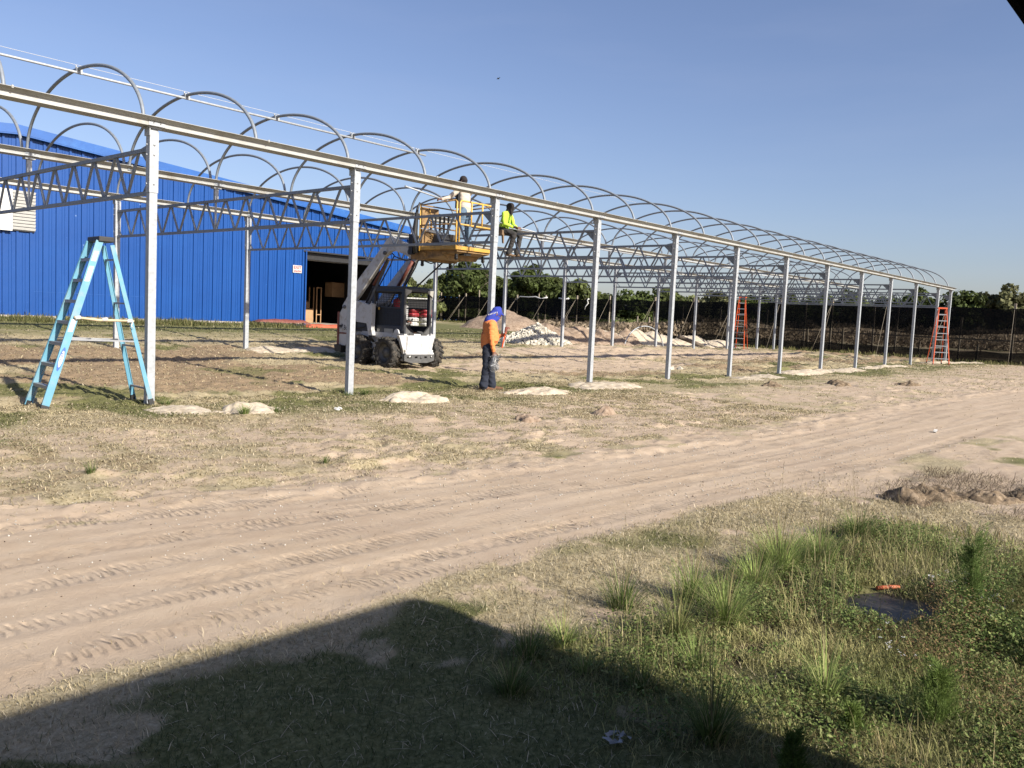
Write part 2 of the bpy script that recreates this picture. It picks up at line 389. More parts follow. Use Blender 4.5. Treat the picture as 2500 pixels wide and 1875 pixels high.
def ground_material(name):
    m, nt, b = newmat(name)
    a = nt.nodes.new('ShaderNodeAttribute'); a.attribute_name = 'mask'
    sp = nt.nodes.new('ShaderNodeSeparateColor'); lnk(nt, a.outputs['Color'], sp.inputs[0])
    pos = nt.nodes.new('ShaderNodeNewGeometry').outputs['Position']
    n_f = nnoise(nt, 38, pos, 5, .75); n_m = nnoise(nt, 5.5, pos, 5, .65); n_l = nnoise(nt, .9, pos, 4, .6); n_x = nnoise(nt, 140, pos, 3, .7)
    sandc = ramp(nt, n_m, [(.25, (.56, .43, .305)), (.5, (.63, .495, .36)), (.75, (.70, .565, .425))])
    sandc = mixc(nt, ramp(nt, n_x, [(.35, (0, 0, 0)), (.8, (.35, .35, .35))]), sandc, (.47, .35, .25))
    sandc = mixc(nt, ramp(nt, n_l, [(.45, (0, 0, 0)), (.7, (.4, .4, .4))]), sandc, (.50, .38, .29))
    mpp = nt.nodes.new('ShaderNodeMapping'); mpp.inputs['Scale'].default_value = (.35, 2.6, 1); lnk(nt, pos, mpp.inputs['Vector'])
    sandc = mixc(nt, ramp(nt, nnoise(nt, 1.3, mpp.outputs['Vector'], 5, .6), [(.42, (0, 0, 0)), (.7, (.55, .55, .55))]), sandc, (.70, .57, .44))
    dry = ramp(nt, n_f, [(.25, (.21, .165, .095)), (.42, (.42, .35, .215)), (.6, (.59, .50, .33)), (.8, (.74, .64, .46))])
    green = ramp(nt, n_f, [(.25, (.06, .07, .025)), (.5, (.19, .19, .075)), (.75, (.38, .35, .18))])
    brn = ramp(nt, n_f, [(.25, (.14, .10, .06)), (.5, (.36, .265, .17)), (.75, (.58, .45, .30))])
    def edge(sock, lo=.35, hi=.65):
        # break the mask edge with fine noise
        ad = nt.nodes.new('ShaderNodeMath'); ad.operation = 'ADD'; lnk(nt, sock, ad.inputs[0])
        sb = nt.nodes.new('ShaderNodeMath'); sb.operation = 'MULTIPLY_ADD'; lnk(nt, n_f, sb.inputs[0]); sb.inputs[1].default_value = .9; sb.inputs[2].default_value = -.45
        lnk(nt, sb.outputs[0], ad.inputs[1])
        return ramp(nt, ad.outputs[0], [(lo, (0, 0, 0)), (hi, (1, 1, 1))])
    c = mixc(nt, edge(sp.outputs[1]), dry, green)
    c = mixc(nt, edge(sp.outputs[2]), c, brn)
    c = mixc(nt, edge(sp.outputs[0]), c, sandc)
    wet = ramp(nt, a.outputs['Alpha'], [(.2, (0, 0, 0)), (.7, (1, 1, 1))])
    c = mixc(nt, wet, c, (.085, .058, .043))
    lnk(nt, c, b.inputs['Base Color'])
    b.inputs['Roughness'].default_value = .95; b.inputs['Specular IOR Level'].default_value = .15
    hm = nt.nodes.new('ShaderNodeMath'); hm.operation = 'MULTIPLY_ADD'; lnk(nt, n_f, hm.inputs[0]); hm.inputs[1].default_value = 1.0; lnk(nt, n_x, hm.inputs[2])
    bp = nt.nodes.new('ShaderNodeBump'); bp.inputs['Strength'].default_value = .55; bp.inputs['Distance'].default_value = .012; lnk(nt, hm.outputs[0], bp.inputs['Height'])
    # tyre lug imprints: a bar pattern along the road, only inside the tracks
    ta = nt.nodes.new('ShaderNodeAttribute'); ta.attribute_name = 'tread'; ts = nt.nodes.new('ShaderNodeSeparateColor'); lnk(nt, ta.outputs['Color'], ts.inputs[0])
    px_ = nt.nodes.new('ShaderNodeSeparateXYZ'); lnk(nt, pos, px_.inputs[0])
    def mth(op, a_, b_=None):
        q = nt.nodes.new('ShaderNodeMath'); q.operation = op
        for i, v_ in enumerate((a_, b_)):
            if v_ is None: continue
            if isinstance(v_, (int, float)): q.inputs[i].default_value = v_
            else: lnk(nt, v_, q.inputs[i])
        return q.outputs[0]
    ph = mth('ADD', mth('MULTIPLY', px_.outputs[0], 104.), mth('MULTIPLY', ts.outputs[1], 2.8)); ph = mth('ADD', ph, mth('MULTIPLY', n_m, 2.4))
    sn = mth('SINE', ph); lug_ = mth('MULTIPLY', mth('SMOOTH_MIN', sn, .3), ts.outputs[0])
    brk = ramp(nt, nnoise(nt, 2.2, pos, 2), [(.44, (0, 0, 0)), (.60, (1, 1, 1))]); lug_ = mth('MULTIPLY', lug_, brk)
    b2 = nt.nodes.new('ShaderNodeBump'); b2.inputs['Strength'].default_value = .85; b2.inputs['Distance'].default_value = .018; lnk(nt, lug_, b2.inputs['Height']); lnk(nt, bp.outputs['Normal'], b2.inputs['Normal'])
    lnk(nt, b2.outputs['Normal'], b.inputs['Normal'])
    return m
M['ground'] = ground_material('soil_and_grass'); M['roadsand'] = ground_material('track_sand')
fc = V[F].mean(1)
rv = road_v(fc[:, 0], fc[:, 1]); isroad = (rv > -.02)*(rv < 1.06)*(fc[:, 0] > -100)*(fc[:, 0] < 150)
def sub(Fs, name, mat, smooth=True):
    u, inv = np.unique(Fs, return_inverse=True)
    me = np_mesh(name, V[u], inv.reshape(Fs.shape), {'mask': A[u], 'tread': TRD[u]}, smooth)
    return link_mesh(name, me, mat)
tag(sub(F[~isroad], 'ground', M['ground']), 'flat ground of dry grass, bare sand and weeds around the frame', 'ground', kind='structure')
tag(sub(F[isroad], 'dirt_road', M['roadsand']), 'pale sandy dirt road with tyre tracks crossing the photo', 'road', kind='structure')
# ------------------------------------------------------------------ greenhouse frame (bolted steel: one thing)
YA, YB, YC = 12.082, 16.782, 21.483
SP = 3.6367
XI = [5.789+SP*i for i in range(-1, 12)]+[5.789+SP*11+2.278]
HT = 3.97
GH = thing('greenhouse_frame', 'long unfinished galvanised greenhouse frame of posts, trusses, gutters and arched hoops', 'frame', (XI[0], YA, 0))
def mk_post():
    b = MB(); b.box((XI[0], YA, 1.75), (.115, .10, 4.38)); b.box((XI[0], YA, 3.955), (.19, .17, .02))
    b.box((XI[0]-.075, YA, 3.90), (.012, .16, .11))
    p = b.build('post', M['galv'], GH)
    s = MB(); s.box((XI[0], YA, 3.48), (.131, .116, .86))
    for z in (3.72, 3.58, 3.17):
        s.lathe([(0, -.012), (.014, -.012), (.014, 0)], (XI[0], YA-.058, z), 'y', 8); s.lathe([(0, -.012), (.014, -.012), (.014, 0)], (XI[0]-.078, YA, z), 'x', 8)
    s.build('sleeve', M['galv'], p)
    return p
post0 = mk_post()
for i, x in enumerate(XI):
    for j, y in enumerate((YA, YC)):
        if i == 0 and j == 0: continue
        c = copy_tree(post0, GH); c.location = (x-XI[0], y-YA, 0)
# gutters: flat tray, short upright lip, flared edge
def gutter(y, x0, x1, wid=.13):
    prof = [(-wid, 3.968), (-wid, 4.030), (-wid-.105, 4.075), (-wid-.10, 4.083), (-wid+.006, 4.038), (-wid+.006, 3.974),
            (wid-.006, 3.974), (wid-.006, 4.038), (wid+.10, 4.083), (wid+.105, 4.075), (wid, 4.030), (wid, 3.968)]
    b = MB(); b.prism(prof, lambda a, h, t: (t, y+a, h), x0, x1)
    for k in range(12):
        b.box((XI[0]+1.75+k*SP, y-wid-.09, 4.08), (.025, .02, .035))
    g = b.build('gutter', M['gutter'], GH)
    for x in XI[1:]:
        s = MB(); s.box((x+.0, y-wid-.004, 4.0), (.24, .006, .056)); s.box((x-.05, y-wid-.009, 4.01), (.014, .008, .014), mi=1); s.box((x+.05, y-wid-.009, 4.01), (.014, .008, .014), mi=1)
        s.build('splice_plate', [M['galv'], M['greymetal']], g)
gutter(YA, .9, XI[-1]+.22); gutter(YB, .9, XI[-1]+.22); gutter(YC, .9, XI[-1]+.22, .12)
# trusses
def mk_truss():
    x = XI[0]; a = YA+.058; c = YC-.058; pit = (YB-YA)/6
    b = MB(); b.box((x, (a+c)/2, 3.667), (.055, c-a, .055)); b.box((x, (a+c)/2, 3.049), (.055, c-a, .055))
    t = b.build('truss', M['galv_shaded'], GH)
    wb = MB(); zt, zb = 3.642, 3.074
    for half in (0, 1):
        y0, sg = (YA, 1) if half == 0 else (YC, -1)
        for k in range(6):
            yt = y0+sg*(k+.5)*pit; yb = y0+sg*(k+1)*pit
            if k < 5 or half == 0: pass
            wb.bar((x, yt+sg*.03, zt), (x, yb-sg*.03, zb), .034, .034)
            if k < 5: wb.bar((x, yb+sg*.03, zb), (x, yt+sg*(pit-.03), zt), .034, .034)
        wb.prism([(y0+sg*.058, 3.64), (y0+sg*.058, 3.43), (y0+sg*.10, 3.43), (y0+sg*.34, 3.64)], lambda p, q, tt: (tt, p, q), x-.006, x+.006)
        wb.bar((x, y0+sg*.07, zb+.18), (x, y0+sg*.25, zb), .022, .022)
    wb.build('web_bars', M['galv_shaded'], t, fixn=True)
    st = MB(); st.box((x, YB, 3.83), (.075, .075, .28)); st.box((x, YB, 3.35), (.034, .034, .57)); st.box((x, YB, 3.945), (.17, .15, .045))
    st.build('stub_post', M['galv'], t)
    return t
truss0 = mk_truss()
for i, x in enumerate(XI[1:], 1):
    c = copy_tree(truss0, GH); c.location = (x-XI[0], 0, 0)
# hoops
def mk_hoop():
    x = XI[0]-.06; ym = (YA+YB)/2; a = (YB-YA)/2-.12; pts = []
    for k in range(41):
        t = PI*k/40; pts.append((x, ym-a*math.cos(t), 4.03+1.105*math.sin(t)))
    b = MB(); b.tube(pts, .0275, 8)
    for s in (-1, 1):
        b.box((x, ym+s*a, 4.03), (.07, .05, .06)); b.box((x+.03, ym+s*a, 4.06), (.02, .06, .05))
    return b.build('hoop', M['galv_shaded'], GH)
hoop0 = mk_hoop(); first = True
hx = []
for i in range(12):
    hx += [XI[i], XI[i]+SP/2]
hx += [XI[12], XI[13]]
for k, x in enumerate(hx):
    for j in (0, 1):
        if k == 0 and j == 0: continue
        c = copy_tree(hoop0, GH); c.location = (x-XI[0]+random.uniform(-.015, .015), j*(YB-YA), random.uniform(-.008, .008)); c.rotation_euler = (0, 0, 0)
# ridge pipe under the first hoops, with clamps and a stretched line
yr = (YA+YB)/2+.05
b = MB(); b.tube([(.6, yr, 5.085), (13.25, yr, 5.07)], .021, 8); b.build('ridge_pipe', M['galv'], GH)
b = MB()
for k, x in enumerate(hx[1:8]):
    if x < 13.3: b.box((x-.06, yr, 5.11), (.09, .05, .10)); b.box((x-.10, yr+.02, 5.165), (.015, .015, .05)); b.box((x-.03, yr+.02, 5.165), (.015, .015, .05))
b.build('ridge_clamps', M['galv'], GH)
b = MB(); b.tube([(.6, yr+.05, 5.22), (22, yr+.05, 5.165)], .0035, 4); b.build('guide_line', M['paper'], GH)

# loose pipes lying across the trusses
def pipe(label, a, b_, r=.021, mat='galv', grp=None):
    o = MB(); o.tube([a, b_], r, 10); mid = (Vector(a)+Vector(b_))/2
    p = o.build('steel_pipe', M[mat], None, top_local=tuple(mid)); tag(p, label, 'pipe', grp); return p
pipe('long bright steel pipe lying on the trusses behind the seated worker', (16.9, 15.5, 3.722), (24.0, 15.35, 3.722))
pipe('steel pipe lying on the far trusses right of the second one', (24.5, 14.9, 3.722), (31.5, 15.1, 3.722))
pipe('steel pipe lying across the most distant trusses', (31.8, 15.6, 3.722), (38.6, 15.3, 3.722))
# ------------------------------------------------------------------ blue metal building
def bluemat():
    m, nt, b = newmat('blue_painted_steel')
    v = texco(nt)
    c = ramp(nt, nnoise(nt, .6, v, 4), [(.3, (.003, .066, .30)), (.7, (.005, .080, .345))])
    f = nnoise(nt, 1.1, texco(nt, (1, 1, .25)), 5, .7)
    c = mixc(nt, ramp(nt, f, [(.56, (0, 0, 0)), (.75, (.35, .35, .35))]), c, (.015, .11, .42))
    vo = nt.nodes.new('ShaderNodeTexVoronoi'); vo.inputs['Scale'].default_value = 1.15; lnk(nt, v, vo.inputs['Vector'])
    c = mixc(nt, ramp(nt, vo.outputs['Distance'], [(.012, (.8, .8, .8)), (.045, (0, 0, 0))]), c, (.35, .5, .8))
    lnk(nt, c, b.inputs['Base Color']); b.inputs['Roughness'].default_value = .42; b.inputs['Specular IOR Level'].default_value = .35
    bump(nt, b, nnoise(nt, 3, v, 2), .15, .02)
    return m
M['bluewall'] = bluemat()
M['bluetrim'] = simple('bright_blue_trim', (.016, .12, .44), .45, 0, .12, 2, dirt=(.035, .17, .52), dscale=1.2)
YW = 30.0; BX0, BX1, RX = -6.6, 26.45, 9.93; FZ = .80
def rake(x): return 6.62-abs(x-RX)*.0838
BLD = thing('blue_warehouse', 'large blue corrugated metal warehouse with a low gable and dark open doorway', 'building', ((BX0+BX1)/2, YW, FZ))
DX0, DX1, DZ = 20.95, 24.92, 3.83
def corr(x0, x1, zb, zt, y, name, parent, mat, sgn=-1):
    """corrugated sheet along X: ribs every 0.305 m"""
    prof = []; x = x0
    xs = [x0]
    k = math.ceil(x0/.40)
    while k*.40 < x1:
        c = k*.40
        for dx, h in ((-.042, 0), (-.034, .045), (.034, .045), (.042, 0), (.15, 0), (.155, .012), (.165, .012), (.17, 0), (.235, 0), (.24, .012), (.25, .012), (.255, 0)):
            if x0 < c+dx < x1: prof.append((c+dx, h))
        k += 1
    prof = [(x0, 0)]+prof+[(x1, 0)]
    b = MB(); vs = []; fs = []
    for (px, h) in prof:
        zt_ = zt(px) if callable(zt) else zt
        vs += [(px, y+sgn*h, zb), (px, y+sgn*h, zt_), (px, y+.06, zb), (px, y+.06, zt_)]
    n = len(prof)
    for i in range(n-1):
        o = 4*i; fs += [(o, o+4, o+5, o+1), (o+2, o+3, o+7, o+6), (o+1, o+5, o+7, o+3), (o, o+2, o+6, o+4)]
    fs += [(0, 1, 3, 2), (4*n-4, 4*n-2, 4*n-1, 4*n-3)]
    b.add(vs, fs); return b.build(name, mat, parent, fixn=True)
corr(BX0, DX0, FZ, rake, YW, 'wall', M['bluewall'], ) if False else None
corr(BX0, DX0, FZ, rake, YW, 'wall', BLD, M['bluewall'])
corr(DX1, BX1, FZ, rake, YW, 'wall', BLD, M['bluewall'])
corr(DX0, DX1, DZ, rake, YW, 'wall', BLD, M['bluewall'])
b = MB(); b.box((BX1-.03, 40.1, 2.85), (.06, 20.0, 4.6)); b.box((BX0+.03, 40.1, 2.85), (.06, 20.0, 4.6)); b.box((9.9, 50.1, 3.2), (33, .06, 4.9))
b.build('wall', M['bluewall'], BLD)
# roof sheets and gable trim
b = MB()
for s, xe in ((-1, BX0-.25), (1, BX1+.18)):
    b.prism([(RX, rake(RX)+.16), (xe, rake(xe)+.16), (xe, rake(xe)+.22), (RX, rake(RX)+.22)], lambda p, q, t: (p, t, q), YW-.15, 50.4)
b.build('roof', M['bluetrim'], BLD)
b = MB()
for s, xe in ((-1, BX0-.25), (1, BX1+.18)):
    b.prism([(RX, rake(RX)-.06), (xe, rake(xe)-.06), (xe, rake(xe)+.215), (RX, rake(RX)+.215)], lambda p, q, t: (p, t, q), YW-.20, YW-.153)
    b.prism([(RX, rake(RX)-.10), (xe, rake(xe)-.10), (xe, rake(xe)-.065), (RX, rake(RX)-.065)], lambda p, q, t: (p, t, q), YW-.20, YW-.034)
b.build('gable_trim', M['bluetrim'], BLD)
b = MB(); b.box((BX1+.02, YW-.06, 3.0), (.10, .07, 4.3)); b.box((DX0-.03, YW-.06, 2.32), (.06, .07, 3.05)); b.build('corner_trim', M['bluewall'], BLD)
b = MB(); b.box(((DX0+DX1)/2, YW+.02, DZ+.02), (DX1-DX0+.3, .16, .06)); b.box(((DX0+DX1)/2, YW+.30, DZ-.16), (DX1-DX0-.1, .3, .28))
b.build('door_header', M['dark'], BLD)  # black colour stands in for the shade in the gap over the doorway
b = MB(); b.bar((DX0+.03, YW+.5, 3.56), (25.6, YW+2.6, 3.70), .08, .11); b.build('door_track', M['white'], BLD)
b = MB(); b.box((9.9, 40, FZ-.1), (33.0, 20.0, .2)); b.box((9.9, YW+.0, FZ-.03), (33.1, .16, .14)); b.build('slab', M['conc'], BLD)
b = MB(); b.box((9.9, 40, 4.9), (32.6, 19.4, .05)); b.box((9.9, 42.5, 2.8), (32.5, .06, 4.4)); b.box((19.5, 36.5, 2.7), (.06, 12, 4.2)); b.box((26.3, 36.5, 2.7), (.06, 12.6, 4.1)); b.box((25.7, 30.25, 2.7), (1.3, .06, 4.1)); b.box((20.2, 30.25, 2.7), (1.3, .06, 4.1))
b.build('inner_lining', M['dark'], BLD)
b = MB()
for k in range(92):
    x = BX0+.2+k*.4-.1
    for z in (1.25, 2.35, 3.45):
        if x < DX0-.1 or x > DX1+.1: b.box((x, YW-.004, z), (.022, .012, .022))
b.box((12.3, YW-.006, 1.62), (3.6, .012, .012)); b.box((14.1, YW-.006, 1.21), (.012, .012, .82))
b.build('screws_and_lap', M['bluetrim'], BLD)
# louvred fan housing
LV = MB(); LV.box((9.1, YW-.10, 4.15), (1.42, .16, 1.30)); lv = LV.build('fan_housing', M['paper'], BLD)
b = MB(); b.box((10.16, YW-.05, 4.15), (.68, .06, 1.26))
fr = b.build('louvre_frame', M['dark'], BLD)
b = MB()
for k in range(12):
    z = 3.60+k*.104
    b.box((10.16, YW-.115, z), (.70, .085, .010), Euler((math.radians(-58), 0, 0)).to_matrix())
b.build('louvre_blades', M['paper'], fr)
# exit sign on the wall beside the doorway
def text_mesh(s, size, mat, parent, loc, rot=(PI/2, 0, 0), ext=.002, name='lettering', align='CENTER', sx=1):
    cu = bpy.data.curves.new(name, 'FONT'); cu.body = s; cu.size = size; cu.extrude = ext; cu.align_x = align; cu.align_y = 'CENTER'
    o = bpy.data.objects.new('tmp', cu); COL.objects.link(o)
    bpy.context.view_layer.update()
    me = bpy.data.meshes.new_from_object(o.evaluated_get(bpy.context.evaluated_depsgraph_get()))
    COL.objects.unlink(o); bpy.data.objects.remove(o); me.name = name
    me.materials.clear(); ob = link_mesh(name, me, mat, parent)
    ob.location = Vector(loc)-ORG[parent.name]; ob.rotation_euler = rot; ob.scale = (sx, 1, 1); return ob
b = MB(); b.box((20.52, YW-.045, 3.075), (.43, .012, .31))
M['signwhite'] = simple('sign_white', (.60, .60, .60), .6, 0, .03)
sg = b.build('exit_sign', M['signwhite'], None, bevel=.004); tag(sg, 'small white exit sign with red letters screwed to the blue wall', 'sign')
M['signred'] = simple('sign_red', (.70, .04, .02), .6, 0, .05)
text_mesh('EXIT', .165, M['signred'], sg, (20.52, YW-.060, 3.135), ext=.005, sx=1.08); text_mesh('SALIDA', .10, M['signred'], sg, (20.52, YW-.060, 2.99), ext=.005, sx=1.08)
# lamp on the corner
L = thing('corner_lamp', 'white dome light mounted high at the right corner of the blue building', 'lamp', (26.62, 29.75, 4.9))
b = MB(); b.lathe([(0, 4.80), (.19, 4.80), (.21, 4.86), (.21, 5.06), (.16, 5.12), (.10, 5.16), (.10, 5.34), (.05, 5.40), (.04, 5.52), (0, 5.52)], (26.62, 29.75, 0), 'z', 20)
b.build('lamp_housing', M['paper'], L)
b = MB(); b.bar((26.5, 29.98, 5.2), (26.6, 29.8, 5.25), .05, .05); b.build('bracket', M['greymetal'], L)
# boxes and paper inside the doorway
def cardbox(label, x, y, z, w, d, h, grp='cardboard boxes inside the doorway', rz=0):
    t = thing('cardboard_box', label, 'box', (x, y, z), grp, rz, local=True)
    b = MB(); b.box((0, 0, h/2), (w, d, h)); b.build('carton', M['card'], t, bevel=.008)
    b = MB(); b.box((-w*.25, -.02, h+.006), (w*.48, d, .006), Euler((.0, .06, 0)).to_matrix()); b.box((w*.25, -.02, h+.02), (w*.48, d, .006), Euler((0, -.12, 0)).to_matrix()); b.box((0, -d/2-.003, h*.5), (.05, .004, h*.98)); b.build('flaps', M['card'], t)
    return t
cardbox('big open cardboard box on the floor just inside the doorway', 23.6, 34.2, FZ, 1.15, .6, .62)
cardbox('cardboard box on the floor at the left inside the doorway', 21.75, 34.3, FZ, .85, .6, .52, rz=.1)
cardbox('cardboard box second up in the middle stack inside the doorway', 23.75, 34.8, FZ+.62, 1.2, .6, .38)
cardbox('cardboard box third up in the middle stack inside the doorway', 23.6, 35.1, FZ+1.02, 1.2, .6, .42)
cardbox('cardboard box topmost of the middle stack inside the doorway', 23.55, 35.2, FZ+1.46, 1.0, .6, .36)
cardbox('cardboard box deep in the doorway on the left stack', 21.6, 35.6, FZ+.54, 1.0, .7, .75)
cardbox('upper cardboard box of the left stack in the doorway', 21.7, 35.8, FZ+1.32, .9, .6, .45, rz=-.1)
cardbox('cardboard box high in the dark beyond the skid loader arm', 26.0, 34.6, FZ+1.3, .9, .6, .7)
b = MB(); 
t = thing('shelf_rack', 'brown upright rack frame standing between the boxes in the doorway', 'rack', (24.5, 34.0, FZ))
for i, (x, y) in enumerate([(24.35, 33.9), (24.6, 33.9), (24.35, 34.5), (24.6, 34.5)]):
    b = MB(); b.box((x, y, FZ+.85), (.04, .04, 1.7)); b.build('upright', M['card'], t)
b = MB(); b.box((24.47, 33.9, FZ+1.68), (.3, .05, .04)); b.box((24.47, 33.9, FZ+.4), (.3, .05, .04)); b.build('crossbar', M['card'], t)
for (lab, x, y, z, w, h, r) in [('white paper tag hanging highest in the dark doorway', 23.0, 33.5, 2.93, .24, .24, .3), ('white paper tag hanging low at the middle of the doorway', 22.95, 33.3, 1.62, .30, .10, -.6),
                                ('small white paper tag hanging at the left of the doorway', 21.6, 33.2, 1.70, .24, .09, -.7), ('narrow white paper strip hanging between the two low tags', 22.2, 33.3, 1.62, .09, .26, .5)]:
    b = MB(); R = Euler((.2, r, .2)).to_matrix(); b.box((x, y, z), (w, .003, h), R); b.tube([(x, y, z+h*.4), (x+.01, y, z+1.2)], .003, 4)
    o = b.build('paper_tag', M['paper'], None, top_local=(x, y, z)); tag(o, lab, 'tag')
# folded orange-red tarpaulin rack lying by the wall
M['tarp'] = simple('faded_orange_tarpaulin', (.60, .13, .06), .75, 0, .25, 3, .3, 12, dirt=(.25, .07, .05), dscale=4)
t = thing('folded_tarpaulin', 'faded orange tarpaulin bundle on a dark frame lying against the blue wall', 'tarpaulin', (20.0, 29.3, .74))
def soft_strip(x0, x1, y0, y1, z, h, n, seed):
    xs = np.linspace(x0, x1, n); vs = []; fs = []
    prof = [(0, 0), (.02, .6), (.2, .95), (.5, 1.0), (.8, .9), (.98, .5), (1, 0)]
    for i, x in enumerate(xs):
        e = min(1, 8*min(i, n-1-i)/n+.25)
        for k, (a, c) in enumerate(prof):
            nn = float(fbm(x*3+seed, k*1.3, seed, 3))-.5
            vs.append((x, y0+(y1-y0)*a+nn*.05, z+h*c*e*(1+nn*.7)))
    m = len(prof)
    for i in range(n-1):
        for k in range(m-1): fs.append((i*m+k, i*m+k+1, (i+1)*m+k+1, (i+1)*m+k))
    fs.append(tuple(range(m))); fs.append(tuple(range((n-1)*m, n*m))[::-1]); return vs, fs
vs, fs = soft_strip(18.25, 20.6, 29.05, 29.65, .86, .13, 30, 3); b = MB(); b.add(vs, fs, 0, True); b.build('rear_fold', M['redbrown'], t)
vs, fs = soft_strip(20.1, 22.4, 28.55, 29.15, .72, .13, 34, 8); b = MB(); b.add(vs, fs, 0, True); b.build('front_fold', M['tarp'], t)
b = MB()
for (x, y) in ((18.4, 29.0), (18.4, 29.6), (20.2, 29.0), (20.2, 29.6)): b.box((x, y, .76), (.06, .06, .25))
b.bar((18.2, 29.02, .85), (22.3, 28.7, .72), .06, .05); b.bar((18.2, 29.6, .86), (22.0, 29.3, .74), .06, .05); b.build('frame', M['dark'], t)
# concrete apron
b = MB(); b.prism([(21.9, 28.1), (25.4, 27.9), (25.6, 29.9), (21.0, 29.9)], lambda p, q, tt: (p, q, tt+(q-28)*.05), .62, .745)
o = b.build('concrete_apron', M['conc'], None); tag(o, None, None, kind='structure')

# ------------------------------------------------------------------ shade cloth fence
def clothmat(name, alpha, col=(.010, .011, .012)):
    m, nt, b = newmat(name); b.inputs['Base Color'].default_value = (*col, 1); b.inputs['Roughness'].default_value = .9; b.inputs['Specular IOR Level'].default_value = .1
    t = nt.nodes.new('ShaderNodeBsdfTransparent'); mx = nt.nodes.new('ShaderNodeMixShader')
    v = texco(nt, (1, .35, 1)); n = nnoise(nt, 1.6, v, 4, .6)
    mr = nt.nodes.new('ShaderNodeMapRange'); mr.inputs['To Min'].default_value = alpha-.10; mr.inputs['To Max'].default_value = alpha+.10; mr.inputs['From Min'].default_value = .3; mr.inputs['From Max'].default_value = .7
    lnk(nt, n, mr.inputs['Value']); lnk(nt, mr.outputs[0], mx.inputs[0])
    lnk(nt, t.outputs[0], mx.inputs[1]); lnk(nt, b.outputs[0], mx.inputs[2]); lnk(nt, mx.outputs[0], nt.nodes['Material Output'].inputs['Surface'])
    return m
M['cloth'] = clothmat('black_shade_cloth', .74); M['cloth2'] = clothmat('doubled_black_shade_cloth', .86)
FA, FB = Vector((50.45, 7.0, 0)), Vector((54.9, 60.0, 0)); FD = (FB-FA)
def fp(y, z=0, off=0):
    t = (y-FA.y)/FD.y; p = FA+FD*t; return Vector((p.x-off, y, z))
def ftop(y): return 3.17+.035*math.sin(y*1.7)+.02*math.sin(y*4.1)
FEN = thing('shade_cloth_fence', 'long tall fence of black shade cloth on wooden posts with guy wires', 'fence', tuple(fp(30, .3)))
def cloth(y0, y1, z0f, z1f, mat, name, off=0, n=60):
    ys = np.linspace(y0, y1, n); vs = []; fs = []; R = 6
    for y in ys:
        for k in range(R+1):
            f = k/R; z = z0f(y)*(1-f)+z1f(y)*f
            wv = .05*math.sin(y*3.3+2*f)+.05*(float(vnoise(y*1.5, f*2, 5))-.5)*2
            vs.append(tuple(fp(y, z, off+wv)))
    for i in range(n-1):
        for k in range(R): fs.append((i*(R+1)+k, i*(R+1)+k+1, (i+1)*(R+1)+k+1, (i+1)*(R+1)+k))
    b = MB(); b.add(vs, fs, 0, True); return b.build(name, mat, FEN, fixn=False)
gnd = lambda y: float(gz(fp(y).x, y))-.06
OP0, OP1 = 32.6, 36.9
cloth(-8, OP0, gnd, ftop, M['cloth'], 'cloth', n=150); cloth(OP1, 66, gnd, ftop, M['cloth'], 'cloth', n=110); cloth(OP0, OP1, lambda y: 2.35+.1*math.sin(y*2), ftop, M['cloth2'], 'cloth', n=20)
cloth(-8, OP0, lambda y: gnd(y)+1.55+.12*math.sin(y*.8), ftop, M['cloth2'], 'upper_cloth', .06, 120); cloth(OP1, 66, lambda y: gnd(y)+1.3+.1*math.sin(y), ftop, M['cloth2'], 'upper_cloth', .06, 90)
cloth(-8, OP0, gnd, lambda y: gnd(y)+.68+.04*math.sin(y*3), M['cloth2'], 'lower_cloth', .06, 120); cloth(OP1, 66, gnd, lambda y: gnd(y)+.55, M['cloth2'], 'lower_cloth', .06, 90)
py = [5.5, 9.6, 12.9, 16.2, 19.5, 22.9, 26.2, 29.4, 32.7, 36.9, 40.2, 43.6, 46.9, 50.2, 53.5, 57.0]
for i, y in enumerate(py):
    g = gnd(y); b = MB(); b.bar(fp(y, g-.2, -.10), fp(y, ftop(y)+.28, -.10), .11, .11); b.build('post', M['wood'], FEN)
    e = fp(y, 0, 2.5); e.y -= .4; e.z = float(gz(e.x, e.y))
    b = MB(); b.tube([fp(y, ftop(y)+.02, .02), e], .009, 5)
    if i % 2 == 0: b.tube([fp(y, ftop(y)+.02, .02), e+Vector((.5, .7, .0))], .009, 5)
    b.build('guy_wire', M['wood'], FEN)
b = MB(); b.bar(fp(-8, 2.78, -.1), fp(66, 2.78, -.1), .04, .05); b.build('top_wire', M['wood'], FEN)
# interior of the shade house: poles and a rail behind the cloth
SHH = thing('shade_house_interior', 'bare wooden poles and rail seen dimly behind the black cloth', 'frame', tuple(fp(30, .3, -4)))
b = MB(); rr_ = random.Random(5)
for i in range(46):
    y = -6+i*1.5+rr_.uniform(-.4, .4); off = -rr_.choice([1.2, 2.5, 4, 6.5, 9]); g = float(gz(fp(y).x-off, y))
    b = MB(); hh = rr_.choice([1.0, 1.5, 2.6, 3.0, 3.1]); b.bar(fp(y, g-.1, off), fp(y+rr_.uniform(-.1, .1), g+hh, off), .10, .10); b.build('pole', M['wood'], SHH)
b = MB(); b.bar(fp(4, 1.45, -3), fp(31, 1.55, -3), .06, .08); b.bar(fp(38, 1.75, -3), fp(48, 1.75, -3), .06, .08); b.build('rail', M['wood'], SHH)
